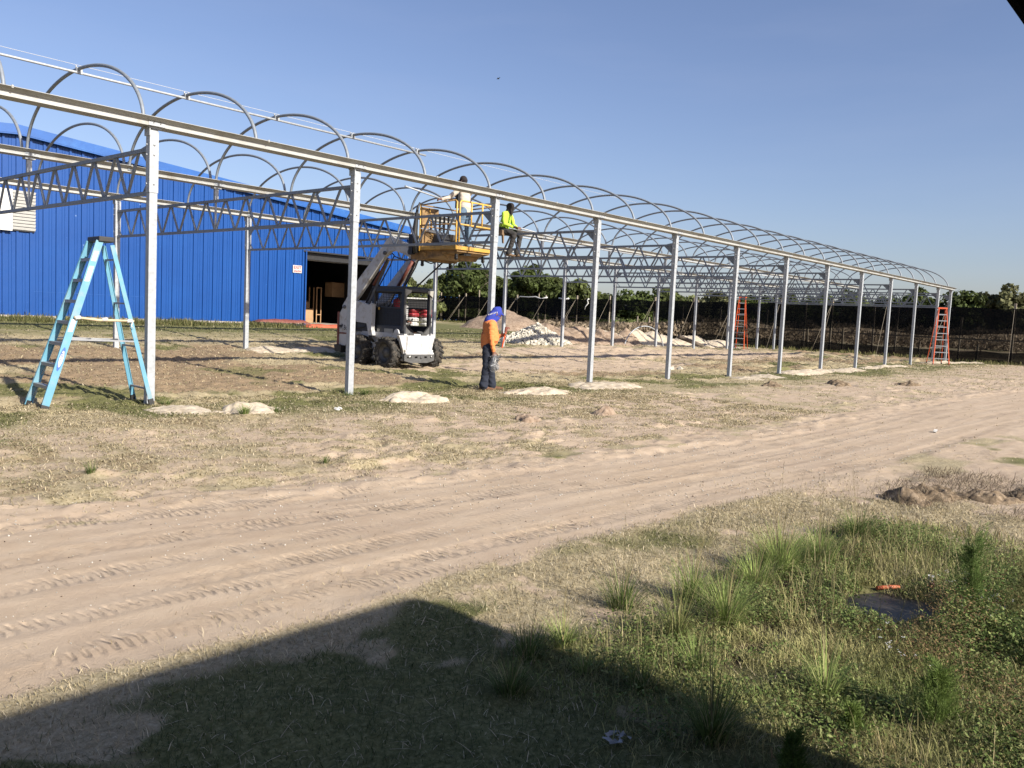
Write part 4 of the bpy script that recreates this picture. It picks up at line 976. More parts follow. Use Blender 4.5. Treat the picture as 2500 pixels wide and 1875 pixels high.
rail('side_rail', [[(PX0, PY0+.06, zt), (PX0, PY1, zt-.06)], [(PX0, PY0, zm), (PX0, PY1, zm)]], .018, 'yellow_worn')
rail('side_rail', [[(PX1, PY0, zt), (PX1, PY1, zt-.05)], [(PX1, PY0, zm), (PX1, PY1, zm)]], .018, 'yellow_worn')
rail('back_rail', [[(PX0, PY1, zt-.05), (PX1, PY1, zt-.05)], [(PX0, PY1, zm), (PX1, PY1, zm)]], .018, 'yellow_worn')
b = MB(); b.box((PX0+.30, PY1-.02, 3.38), (.56, .02, .44)); b.box((PX0+.14, PY1-.02, 3.88), (.26, .02, .52)); b.box((PX0+.42, PY1-.02, 4.06), (.34, .02, .16)); b.build('back_panel', M['yellow_worn'], PL)
b = MB()
for k in range(5): b.box((PX0+.40+k*.15, PY1+.03, 3.72), (.045, .03, .62))
b.box((PX0+.70, PY1+.03, 4.02), (.72, .03, .05)); b.box((PX0+.70, PY1+.03, 3.42), (.72, .03, .05)); b.build('backrest_grille', M['dark'], PL)
b = MB()
for k in range(16):
    t_ = k/15; b.lathe([(.010, -.016), (.022, 0), (.010, .016)], (PX0+.22+.16*t_, PY1-.10, 4.05-.85*t_), 'y' if k % 2 else 'x', 8)
b.build('chain', M['yellow'], PL)
b = MB(); b.box((PX0-.02, 16.12, 3.22), (.10, .14, .50)); b.tube([(PX0-.0, 15.98, 3.0), (PX0-.07, 15.98, 3.5), (PX0-.03, 15.95, 4.1), (PX0+.0, 15.9, 4.25)], [.07, .075, .03, .02], 8); b.build('mast_strap', M['dark'], PL)
for k, (x, y, z) in enumerate([(15.02, 15.35, PZ)]):
    t = thing('bucket', 'dark grey bucket standing on the platform by the worker', 'bucket', (x, y, z)); b = MB(); b.lathe([(.0, .0), (.13, .0), (.155, .30), (.165, .31), (.15, .315), (.125, .02), (0, .02)], (x, y, z), 'z', 20); b.build('pail', M['greymetal'], t)
    b = MB(); b.tube([(x-.155, y, z+.29), (x-.12, y-.05, z+.20), (x, y-.16, z+.14), (x+.12, y-.05, z+.2), (x+.155, y, z+.29)], .004, 5); b.build('handle', M['aluminium'], t)
t = thing('tool_bag', 'black tool bag on the platform floor left of the bucket', 'bag', (14.72, 15.4, PZ)); vs, fs = soft_strip(14.55, 14.9, 15.2, 15.6, PZ+.01, .30, 14, 21); b = MB(); b.add(vs, fs, 0, True); b.build('body', M['dark'], t)
b = MB(); b.tube([(14.62, 15.4, PZ+.28), (14.66, 15.4, PZ+.40), (14.8, 15.4, PZ+.40), (14.84, 15.4, PZ+.28)], .010, 6); b.build('handle', M['dark'], t)
b = MB()
for k in range(4): b.tube([(14.5+.03*k, 15.75, 3.55+.02*k), (15.6, 15.1+.04*k, 3.38+.012*k)], .009, 6)
o = b.build('metal_rods', M['galv_shaded'], None, top_local=(15.0, 15.4, 3.45)); tag(o, 'bundle of thin metal rods lying across the platform', 'rods')
# red and white goods stacked beyond the loader
t = thing('sack_stack', 'red and white stacked sacks on the ground beyond the loader cab', 'sacks', (27.3, 27.0, .6))
bpy.data.objects.remove(t)
SKX, SKY, SKZ = 29.0, 31.9, .80
t = thing('sack_stack', 'red and white sacks stacked on the ground beyond the loader cab', 'sacks', (SKX, SKY, SKZ))
def sack(x, y, z, w_, d, h, mat, nm='sack'):
    b = MB(); n = 10; vs = []; fs = []
    for i in range(n+1):
        for j in range(14):
            th = PI*i/n; ph = 2*PI*j/14
            sx = abs(math.sin(th))**.45
            cxx = math.copysign(abs(math.cos(ph))**.5, math.cos(ph)); cyy = math.copysign(abs(math.sin(ph))**.5, math.sin(ph))
            vs.append((x+w_/2*sx*cxx, y+d/2*sx*cyy, z+h/2*(1-math.cos(th))*(1)))
    for i in range(n):
        for j in range(14): fs.append((i*14+j, i*14+(j+1) % 14, (i+1)*14+(j+1) % 14, (i+1)*14+j))
    b.add(vs, fs, 0, True); return b.build(nm, M[mat], t)
for k, (dx, z, m_) in enumerate([(-.35, 0, 'paper'), (.35, 0, 'paper'), (-.35, .24, 'paper'), (.35, .24, 'paper'), (-.3, .48, 'red'), (.3, .48, 'red'), (-.3, .70, 'red'), (.28, .70, 'red'), (-.6, 1.15, 'paper')]):
    if z < 1: sack(SKX+dx*.8+.2, SKY-dx*.7, SKZ+z, .62, .55, .24, m_)
b = MB(); b.box((SKX+.1, SKY, SKZ+1.42), (1.5, .9, .07), Matrix.Rotation(-.7, 3, 'Z')); 
b.build('white_lid', M['paper'], t)
b = MB(); b.box((SKX+.1, SKY, SKZ+1.16), (1.1, .7, .45), Matrix.Rotation(-.7, 3, 'Z')); b.build('dark_crate', M['dark'], t)

# ------------------------------------------------------------------ people
def capsule(p, q, ra, rb, lat=None, fa=1.0, fb=1.0, n=18, rings=5):
    """tapered capsule; cross-section scaled by fa/fb along lat"""
    p = Vector(p); q = Vector(q); ax = q-p
    if ax.length < 1e-5: ax = Vector((0, 0, 1e-4))
    t = ax.normalized(); u = Vector(lat) if lat is not None else t.orthogonal()
    u = (u-t*u.dot(t)); u = t.orthogonal() if u.length < 1e-3 else u
    u.normalize(); w_ = t.cross(u)
    prof = [(-math.cos(a)*1.0, math.sin(a)) for a in np.linspace(0.001, PI/2, rings)]
    rows = [(p+t*(h*ra), r_*ra, fa) for h, r_ in prof]
    rows += [(p.lerp(q, k/3), ra+(rb-ra)*k/3, fa+(fb-fa)*k/3) for k in (1, 2)]
    rows += [(q+t*(-h*rb), r_*rb, fb) for h, r_ in prof[::-1]]
    vs = []
    for c, r_, f_ in rows:
        for k in range(n):
            a = 2*PI*k/n; vs.append(c+u*(math.cos(a)*r_*f_)+w_*(math.sin(a)*r_))
    N = len(rows)
    fs = [(i*n+k, i*n+(k+1) % n, (i+1)*n+(k+1) % n, (i+1)*n+k) for i in range(N-1) for k in range(n)]
    fs += [tuple(range(n))[::-1], tuple(range((N-1)*n, N*n))]
    return vs, fs
def solid(prims, voxel, smooth=6):
    """union of labelled capsules -> one continuous surface (verts, faces, label per face)"""
    b = MB()
    for pr in prims:
        vs, fs = capsule(*pr['g'][:4], lat=pr.get('lat'), fa=pr.get('fa', 1), fb=pr.get('fb', 1)); b.add(vs, fs)
    me = bpy.data.meshes.new('tmp'); me.from_pydata([tuple(v) for v in b.v], [], b.f)
    import bmesh
    bm = bmesh.new(); bm.from_mesh(me); bmesh.ops.recalc_face_normals(bm, faces=bm.faces); bm.to_mesh(me); bm.free()
    o = bpy.data.objects.new('tmp', me); COL.objects.link(o)
    m = o.modifiers.new('r', 'REMESH'); m.mode = 'VOXEL'; m.voxel_size = voxel; m.use_smooth_shade = True
    s = o.modifiers.new('s', 'SMOOTH'); s.factor = .5; s.iterations = smooth
    bpy.context.view_layer.update()
    e = o.evaluated_get(bpy.context.evaluated_depsgraph_get()); m2 = e.to_mesh()
    V = np.empty(len(m2.vertices)*3); m2.vertices.foreach_get('co', V); V = V.reshape(-1, 3)
    Fq = [tuple(p.vertices) for p in m2.polygons]
    e.to_mesh_clear(); COL.objects.unlink(o); bpy.data.objects.remove(o)
    C = np.array([V[list(f)].mean(0) for f in Fq])
    best = np.full(len(C), 1e9); lab = np.zeros(len(C), int)
    for pr in prims:
        p, q, ra, rb = pr['g'][:4]; p = np.array(p, float); q = np.array(q, float); d = q-p; L = max(d@d, 1e-9)
        tt = np.clip(((C-p)@d)/L, 0, 1); rel_ = C-(p+tt[:, None]*d)
        fa = pr.get('fa', 1)
        if pr.get('lat') is not None:
            u = np.array(pr['lat'], float); dn = d/math.sqrt(L); u = u-dn*(u@dn); u /= max(np.linalg.norm(u), 1e-6); comp = rel_@u; rel_ = rel_-np.outer(comp*(1-1/fa), u)
        ds = np.linalg.norm(rel_, axis=1)-(ra+(rb-ra)*tt)
        ds = ds+pr.get('bias', 0)
        k = ds < best; best[k] = ds[k]; lab[k] = pr['l']
    return V, Fq, lab
def hand_prims(wrist, d, palm_n, spread, l, curl=.5, size=1.0, thumb=1):
    """palm + five fingers: d = direction of the hand, palm_n = palm normal, spread = across the knuckles (towards the thumb side)"""
    W = Vector(wrist); d = Vector(d).normalized(); sp = Vector(spread); sp = (sp-d*sp.dot(d)).normalized(); nn = Vector(palm_n); nn = (nn-d*nn.dot(d)-sp*nn.dot(sp)).normalized()
    P = [dict(g=(W, W+d*.085*size, .026*size, .022*size), lat=sp, fa=1.25, fb=1.75, l=l)]
    for i, (o_, L) in enumerate(((.030, .070), (.010, .080), (-.010, .075), (-.029, .058))):
        b0 = W+d*.085*size+sp*o_*size; a = curl; d1 = (d*math.cos(a*.6)+nn*math.sin(a*.6)); d2 = (d*math.cos(a*1.5)+nn*math.sin(a*1.5)); d3 = (d*math.cos(a*2.2)+nn*math.sin(a*2.2))
        p1 = b0+d1*L*.45*size; p2 = p1+d2*L*.32*size; p3 = p2+d3*L*.25*size
        P += [dict(g=(b0-d*.01, p1, .0092*size, .0086*size), l=l), dict(g=(p1, p2, .0086*size, .008*size), l=l), dict(g=(p2, p3, .008*size, .007*size), l=l)]
    b0 = W+d*.025*size+sp*.032*size; p1 = b0+(d*.6+sp*.8*thumb+nn*.3).normalized()*.042*size; p2 = p1+(d*.9+sp*.25+nn*.5).normalized()*.032*size
    P += [dict(g=(b0, p1, .012*size, .010*size), l=l), dict(g=(p1, p2, .0098*size, .0085*size), l=l)]
    return P
def person(label, base, prims, hands, mats, fold=.006, name='person', vox=.0125, foldl=(0, 1)):
    t = thing(name, label, 'person', base)
    V, Fq, lab = solid(prims, vox)
    # cloth folds: displace along approximate normals
    me = bpy.data.meshes.new('n'); me.from_pydata(V.tolist(), [], Fq); me.update()
    Nn = np.empty(len(V)*3); me.vertices.foreach_get('normal', Nn); Nn = Nn.reshape(-1, 3); bpy.data.meshes.remove(me)
    isf = np.zeros(len(V), bool)
    for f, l in zip(Fq, lab):
        if l in foldl: isf[list(f)] = True
    a = (fbm(V[:, 0]*7+V[:, 1]*5, V[:, 2]*22, 5, 3)-.5)+.6*(vnoise(V[:, 0]*14+V[:, 2]*9, V[:, 1]*14-V[:, 2]*16, 8)-.5)
    V = V+Nn*(a*fold*2.4*isf)[:, None]
    allV = [V]; allF = list(Fq); allL = list(lab); o = len(V)
    for hp in hands:
        v2, f2, l2 = solid(hp, .0042, 2)
        allV.append(v2); allF += [tuple(i+o for i in f) for f in f2]; allL += list(l2); o += len(v2)
    V = np.vstack(allV)-np.array(base)
    me = bpy.data.meshes.new('body'); me.from_pydata(V.tolist(), [], allF)
    me.polygons.foreach_set('material_index', np.array(allL, np.int32)); me.polygons.foreach_set('use_smooth', np.ones(len(allF), bool)); me.update()
    ob = link_mesh('body', me, [M[m] for m in mats], t)
    return t
def clothm(name, col, var=.15, rough=.9): M[name] = simple(name, col, rough, 0, var, 14, .25, 90)
clothm('orange_shirt', (.95, .30, .09), .06); clothm('navy_jeans', (.018, .024, .045), .25); clothm('brown_shoe', (.17, .085, .045), .2)
M['skin'] = simple('skin', (.23, .11, .07), .55, 0, .12, 12); clothm('blue_bandana', (.030, .055, .40), .2)
clothm('beige_shirt', (.66, .59, .50), .07); clothm('blue_jeans', (.13, .21, .31), .25); clothm('black_cap', (.022, .016, .018), .2)
clothm('lime_shirt', (.60, .90, .08), .05); clothm('dark_trousers', (.045, .042, .042), .25); clothm('black_hood', (.020, .015, .014), .25); clothm('tan_boot', (.26, .17, .10), .2)
clothm('red_hood', (.40, .02, .03), .2); clothm('black_shirt', (.010, .010, .012), .2)
M['darkprint'] = simple('dark_print', (.16, .05, .03), .9)
def leg(h, k, a, toe, rt=.095, rk=.066, ra=.055, lt=1, ls=2, cuff=.07):
    P = [dict(g=(h, k, rt, rk), l=lt), dict(g=(k, a, rk, ra), l=lt)]
    a = Vector(a); toe = Vector(toe)
    ah = a-Vector((0, 0, .02)); kk = (a-Vector(k)).normalized()
    P += [dict(g=(a-kk*.10, a-kk*.005, cuff*.95, cuff), l=lt)]
    hd = (toe-a); hd.z = 0; hd.normalize()
    P += [dict(g=(a-hd*.045+Vector((0, 0, -.045)), toe-hd*.05+Vector((0, 0, .002)), .042, .036), l=ls, bias=-.006), dict(g=(toe-hd*.09, toe, .036, .026), l=ls, lat=hd.cross(Vector((0, 0, 1))), fa=1.2, fb=1.4), dict(g=(a+Vector((0, 0, .02)), a-hd*.01+Vector((0, 0, -.03)), .047, .046), l=ls, bias=.004)]
    return P
def arm(s, e, w_, rs=.062, re=.05, rw=.036, l=0):
    return [dict(g=(s, e, rs, re), l=l), dict(g=(e, w_, re, rw), l=l)]
def head(c, f, up, lh, lskin, hood=None, s=1.0):
    """c: head centre, f: facing, up"""
    c = Vector(c); f = Vector(f).normalized(); up = Vector(up).normalized(); sd = f.cross(up).normalized()
    P = [dict(g=(c+up*.02-f*.022, c+up*.035+f*.008, .098*s, .094*s), lat=sd, fa=.84, fb=.84, l=lh), dict(g=(c-up*.01+f*.025, c-up*.088+f*.048, .070*s, .045*s), lat=sd, fa=.95, fb=.9, l=lskin),
         dict(g=(c+f*.082+up*.012, c+f*.104-up*.022, .012, .016), l=lskin), dict(g=(c+f*.088-up*.052+sd*.018, c+f*.088-up*.052-sd*.018, .010, .010), l=lskin),
         dict(g=(c+f*.082+up*.028+sd*.045, c+f*.088+up*.030-sd*.045, .012, .012), l=lskin),
         dict(g=(c+sd*.080-f*.006+up*.01, c+sd*.082-f*.01-up*.03, .012, .010), l=lskin), dict(g=(c-sd*.080-f*.006+up*.01, c-sd*.082-f*.01-up*.03, .012, .010), l=lskin)]
    return P
X_, Y_, Z_ = Vector((1, 0, 0)), Vector((0, 1, 0)), Vector((0, 0, 1))

# 1. worker in orange standing, seen from his right side, facing +x (slightly towards -y)
W1 = Vector((12.66, 11.72, 0)); F1 = Vector((.80, -.60, 0)).normalized(); S1 = Vector((F1.y, -F1.x, 0))   # S1: his right side (towards camera)
def w(f, s, z): return W1+F1*f+S1*s+Z_*z
# shirt 0, trousers 1, shoes 2, skin 3, hood 4
P = []
P += [dict(g=(w(-.02, 0, .93), w(.0, 0, 1.10), .15, .175), lat=S1, fa=1.15, fb=1.1, l=0), dict(g=(w(.03, 0, 1.08), w(.0, 0, 1.33), .18, .145), lat=S1, fa=1.12, fb=1.4, l=0),
      dict(g=(w(.01, -.13, 1.36), w(.01, .13, 1.36), .075, .075), l=0), dict(g=(w(.0, 0, 1.36), w(.045, 0, 1.46), .08, .062), l=0),
      dict(g=(w(-.01, -.09, .90), w(-.01, .09, .90), .112, .112), l=1), dict(g=(w(-.02, 0, .90), w(-.02, 0, .96), .13, .132), lat=S1, fa=1.3, fb=1.28, l=0, bias=.0)]
P += leg(w(-.03, .09, .86), w(-.05, .11, .47), w(-.10, .13, .095), w(.12, .16, .034), .118, .088, .076, cuff=.094)
P += leg(w(.0, -.09, .86), w(.08, -.10, .47), w(.12, -.13, .095), w(.34, -.13, .034), .118, .088, .076, cuff=.094)
P += arm(w(.0, .20, 1.34), w(.0, .245, 1.06), w(.05, .25, .83), .072, .056, .044)
P += arm(w(.0, -.20, 1.34), w(.06, -.24, 1.08), w(.24, -.14, 1.11), .070, .054, .042)
P += [dict(g=(w(.055, .25, .82), w(.06, .25, .79), .036, .030), l=3), dict(g=(w(.24, -.14, 1.11), w(.27, -.12, 1.12), .034, .030), l=3)]
hc = w(.13, 0, 1.555); fdir = (F1*.86-Z_*.5).normalized(); updir = (F1*.5+Z_*.86).normalized()
P += head(hc, fdir, updir, 4, 3)
P += [dict(g=(hc+updir*.055-fdir*.05, hc+updir*.10-fdir*.015, .085, .07), lat=S1, fa=.95, fb=.8, l=4), dict(g=(hc-fdir*.06-updir*.02, w(-.02, 0, 1.42), .082, .10), lat=S1, fa=1.05, fb=1.2, l=4, bias=-.01), dict(g=(hc-updir*.07+fdir*.035, w(.07, 0, 1.43), .068, .075), l=4, bias=-.01),
      dict(g=(hc+fdir*.08+updir*.055, hc+fdir*.13+updir*.06, .03, .016), lat=S1, fa=2.4, fb=3.0, l=4)]
H = [hand_prims(w(.06, .25, .80), (.1*F1-Z_*.99), -S1, F1, 3, .75, 1.05), hand_prims(w(.265, -.12, 1.12), (F1*.75+S1*.5+Z_*.3), (S1*.8-F1*.3), Z_, 3, .85, 1.0)]
per = person('worker in orange long-sleeved shirt and blue bandana standing beside a post looking down', tuple(W1), P, H, ['orange_shirt', 'navy_jeans', 'brown_shoe', 'skin', 'blue_bandana'], .009)
b = MB(); c0 = w(-.150, .075, 1.20)
bk = -F1; 
for (a0, z0, a1, z1, wd) in ((-.06, 1.235, .0, 1.215, .012), (.0, 1.215, .06, 1.232, .012), (-.05, 1.175, .05, 1.172, .010), (-.035, 1.150, .045, 1.147, .008)):
    b.bar(w(-.158, .04+a0, z0), w(-.158, .04+a1, z1), .006, wd)
b.build('shirt_print', M['darkprint'], per)
# paisley marks on the bandana
b = MB()
for k in range(7):
    q = hc-fdir*(.02+.02*k)+updir*(.02-.022*k)+S1*(.093+.012*(k > 3)); b.bar(q, q+updir*.02-fdir*.018, .004, .010)
b.build('bandana_print', M['paper'], per)
# bag of metal clamps in his right hand
bc = w(.075, .27, .62)
t = thing('bag_of_clamps', 'bag of metal clamps hanging from the right hand of the orange worker', 'bag', tuple(bc))
b = MB(); rb = random.Random(4)
for k in range(90):
    a = rb.uniform(0, 2*PI); rd = rb.uniform(0, .085); z = rb.uniform(-.17, .10); q = bc+Vector((math.cos(a)*rd, math.sin(a)*rd, z)); d_ = Vector((rb.uniform(-1, 1), rb.uniform(-1, 1), rb.uniform(-1, 1))).normalized()*rb.uniform(.02, .05)
    b.bar(q-d_, q+d_, .008, .020, mi=rb.choice([0, 0, 1]))
b.tube([bc+Vector((0, 0, .08)), w(.06, .25, .74)], .012, 6)
for k in range(9): b.bar(bc+Vector((.03, 0, .06)), bc+Vector((.10+.02*k*.3, -.02*k*.3, .02+.016*k)), .003, .006)
b.build('clamps', [M['greymetal'], M['aluminium']], t)
M['clearbag'] = None
m, nt, bb = newmat('clear_plastic'); bb.inputs['Base Color'].default_value = (.75, .77, .8, 1); bb.inputs['Roughness'].default_value = .15
tr = nt.nodes.new('ShaderNodeBsdfTransparent'); mx = nt.nodes.new('ShaderNodeMixShader'); mx.inputs[0].default_value = .16; lnk(nt, tr.outputs[0], mx.inputs[1]); lnk(nt, bb.outputs[0], mx.inputs[2]); lnk(nt, mx.outputs[0], nt.nodes['Material Output'].inputs['Surface']); M['clearbag'] = m
b = MB(); vs, fs = capsule(bc+Vector((0, 0, -.11)), bc+Vector((0, 0, .09)), .115, .05, n=14); vs = [v+Vector((rb.uniform(-.01, .01), rb.uniform(-.01, .01), rb.uniform(-.008, .008))) for v in vs]; b.add(vs, fs, 0, False); b.build('plastic', M['clearbag'], t)
b = MB(); q0 = w(.36, -.06, 1.27); q1 = w(.27, .02, .88)
t = thing('hand_tool', 'long orange handled wrench held in the left hand of the orange worker', 'tool', tuple((q0+q1)/2))
b = MB(); b.bar(q0.lerp(q1, .15), q1, .022, .034, w2=.016, h2=.02); b.build('handle', M['orange_ladder'], t)
b = MB(); b.bar(q0+Z_*.03, q0.lerp(q1, .2), .03, .06); b.bar(q0+Z_*.03, q0+F1*.07+Z_*.01, .025, .03); b.build('jaw', M['redbrown'], t)

# 2. man on the platform: back towards the camera, reaching left
W2 = Vector((15.24, 15.12, PZ)); F2 = Vector((-.10, .99, 0)).normalized(); S2 = Vector((F2.y, -F2.x, 0))
def w(f, s, z): return W2+F2*f+S2*s+Z_*z
P = [dict(g=(w(0, 0, .98), w(.02, 0, 1.18), .125, .125), lat=S2, fa=1.25, fb=1.3, l=0), dict(g=(w(.02, 0, 1.15), w(.05, 0, 1.42), .125, .12), lat=S2, fa=1.35, fb=1.5, l=0),
     dict(g=(w(.05, -.15, 1.44), w(.05, .15, 1.44), .075, .075), l=0), dict(g=(w(.05, 0, 1.44), w(.09, 0, 1.56), .07, .056), l=3), dict(g=(w(.0, -.085, .93), w(0, .085, .93), .118, .118), l=1), dict(g=(w(0, 0, .94), w(0, 0, 1.02), .13, .135), lat=S2, fa=1.32, fb=1.3, l=0)]
P += leg(w(0, .10, .90), w(.0, .14, .50), w(-.02, .16, .10), w(.16, .18, .034), .115, .09, .076, cuff=.09)
P += leg(w(0, -.10, .90), w(.05, -.12, .50), w(.04, -.15, .10), w(.22, -.16, .034), .115, .09, .076, cuff=.09)
P += arm(w(.06, -.24, 1.42), w(.20, -.38, 1.22), w(.30, -.56, 1.16), .070, .056, .044)
P += arm(w(.06, .24, 1.42), w(.24, .26, 1.26), w(.44, .05, 1.24), .070, .056, .044)
hc = w(.10, 0, 1.665); P += head(hc, F2, Z_, 4, 3)
P += [dict(g=(hc+Z_*.02+F2*.07, hc+Z_*.028+F2*.15, .022, .010), lat=S2, fa=2.8, fb=4.2, l=4), dict(g=(hc+Z_*.055-F2*.01, hc+Z_*.06+F2*.01, .088, .085), l=4)]
H = [hand_prims(w(.30, -.56, 1.16), (F2*.3-S2), -Z_, F2, 3, .9), hand_prims(w(.44, .05, 1.24), (F2*.5-S2), -Z_, F2, 3, .9)]
per = person('worker in pale long-sleeved shirt, blue jeans and black cap standing on the raised platform', tuple(W2), P, H, ['beige_shirt', 'blue_jeans', 'brown_shoe', 'skin', 'black_cap'], .009)
b = MB(); b.bar(w(.10, -.19, 1.34), w(.10, -.19, .98), .07, .10); b.build('safety_vest_strap', M['dark'], per)
pipe('steel pipe held out to the left by the worker on the platform', (13.30, 15.2, 4.44), (14.86, 15.42, 4.33), .020)

# 3. man in lime shirt sitting on the truss at X=XI[4]
TX = XI[4]; W3 = Vector((TX, 15.08, 3.68)); F3 = Vector((.30, -.95, 0)).normalized()
S3 = Vector((F3.y, -F3.x, 0))
def w(f, s, z): return W3+F3*f+S3*s+Z_*z
P = [dict(g=(w(-.04, 0, .12), w(.0, 0, .30), .13, .125), lat=S3, fa=1.25, fb=1.25, l=0), dict(g=(w(.0, 0, .28), w(.06, 0, .50), .13, .115), lat=S3, fa=1.3, fb=1.5, l=0),
     dict(g=(w(.06, -.14, .52), w(.06, .14, .52), .072, .072), l=0), dict(g=(w(.07, 0, .50), w(.11, 0, .60), .066, .056), l=4), dict(g=(w(-.04, -.08, .09), w(-.04, .08, .09), .115, .115), l=1)]
P += leg(w(.0, .10, .08), w(.36, .16, -.02), w(.22, .17, -.50), w(.40, .17, -.575), .098, .074, .062, cuff=.076)
P += leg(w(.0, -.10, .08), w(.40, -.13, .02), w(.34, -.10, -.50), w(.52, -.08, -.575), .098, .074, .062, cuff=.076)
P += arm(w(.06, .21, .50), w(.10, .25, .24), w(.28, .10, .17), .070, .054, .042)
P += arm(w(.06, -.21, .50), w(.14, -.24, .26), w(.32, -.07, .17), .070, .054, .042)
hc = w(.13, 0, .69); fdir = (F3*.93-Z_*.35).normalized(); updir = (F3*.35+Z_*.93).normalized()
P += head(hc, fdir, updir, 4, 4); P += [dict(g=(hc-updir*.08, w(.11, 0, .56), .082, .095), lat=S3, fa=1.1, fb=1.3, l=4, bias=-.008), dict(g=(hc+fdir*.03-updir*.10, w(.17, 0, .50), .06, .03), l=4, bias=-.01)]
H = [hand_prims(w(.28, .10, .17), (F3-S3*.7), Z_*-1, F3+S3*.2+Z_*.3, 3, .7), hand_prims(w(.32, -.07, .17), (F3*.9+S3*.7), -Z_, F3-S3*.2+Z_*.3, 3, .7)]
per = person('worker in lime green shirt and black mask sitting on the truss', tuple(W3), P, H, ['lime_shirt', 'dark_trousers', 'tan_boot', 'skin', 'black_hood'], .009)
b = MB(); b.tube([w(.16, .05, .50), w(.20, .06, .38), w(.20, .0, .26), w(.17, -.05, .40), w(.16, -.05, .50)], .005, 5); b.build('neck_cord', M['dark'], per)
b = MB(); b.box(w(.02, .19, .02), (.12, .10, .12)); b.bar(w(.04, .20, .0), w(.06, .20, -.26), .05, .06, w2=.03, h2=.04); b.build('tool_pouch', M['tan_boot'], per)
pipe('short steel pipe resting across the lap of the seated worker', (16.25, 15.05, 3.97), (18.2, 14.30, 3.66), .018)

# 4. operator in the cab
W4 = Vector((15.42, 17.93, 1.06)); F4 = Vector((.12, -1, 0)).normalized(); S4 = Vector((F4.y, -F4.x, 0))
def w(f, s, z): return W4+F4*f+S4*s+Z_*z
P = [dict(g=(w(0, 0, .10), w(.02, 0, .30), .12, .12), lat=S4, fa=1.25, fb=1.3, l=0), dict(g=(w(.02, 0, .28), w(.06, 0, .46), .12, .11), lat=S4, fa=1.3, fb=1.5, l=0), dict(g=(w(.06, -.14, .48), w(.06, .14, .48), .07, .07), l=0), dict(g=(w(.07, 0, .48), w(.10, 0, .58), .066, .056), l=4), dict(g=(w(0, -.08, .08), w(0, .08, .08), .11, .11), l=1)]
P += leg(w(.02, .09, .07), w(.42, .12, .06), w(.62, .14, -.16), w(.78, .14, -.12), .092, .07, .06); P += leg(w(.02, -.09, .07), w(.42, -.12, .06), w(.62, -.14, -.16), w(.78, -.14, -.12), .092, .07, .06)
P += arm(w(.06, .20, .46), w(.12, .24, .22), w(.36, .22, .20), .065, .05, .04); P += arm(w(.06, -.20, .46), w(.12, -.24, .22), w(.36, -.22, .20), .065, .05, .04)
hc = w(.12, 0, .70); P += head(hc, F4, Z_, 4, 4); P += [dict(g=(hc-Z_*.07, w(.12, 0, .50), .078, .10), lat=S4, fa=1.1, fb=1.2, l=4, bias=-.008), dict(g=(hc+F4*.085+Z_*.02+S4*.03, hc+F4*.085+Z_*.02-S4*.03, .016, .016), l=3, bias=-.006)]
H = [hand_prims(w(.36, .22, .20), F4, -Z_, -S4, 3, 1.0), hand_prims(w(.36, -.22, .20), F4, -Z_, S4, 3, 1.0)]
person('operator in black shirt and red face cover sitting in the loader cab', tuple(W4), P, H, ['black_shirt', 'dark_trousers', 'brown_shoe', 'skin', 'red_hood'], .007)
# bird
p = FWH*90+RTH*((1184-1250)/2064.4*90)+Vector((0, 0, 1.51+(772-208)/2064.4*90))
b = MB()
for s in (-1, 1): b.add([p+Vector((0, 0, .02)), p+Vector((.06*s, .16*s, .10)), p+Vector((.12*s, .40*s, .03)), p+Vector((.11*s, .18*s, .0)), p+Vector((.12, 0, -.03))], [(0, 1, 2, 3, 4)])
vs, fs = capsule(p-Vector((.2, .1, 0)), p+Vector((.16, .1, .02)), .06, .03, n=8, rings=3); b.add(vs, fs, 0, True)
o = b.build('bird', M['dark'], None, top_local=tuple(p)); tag(o, 'small dark bird gliding high in the blue sky', 'bird')
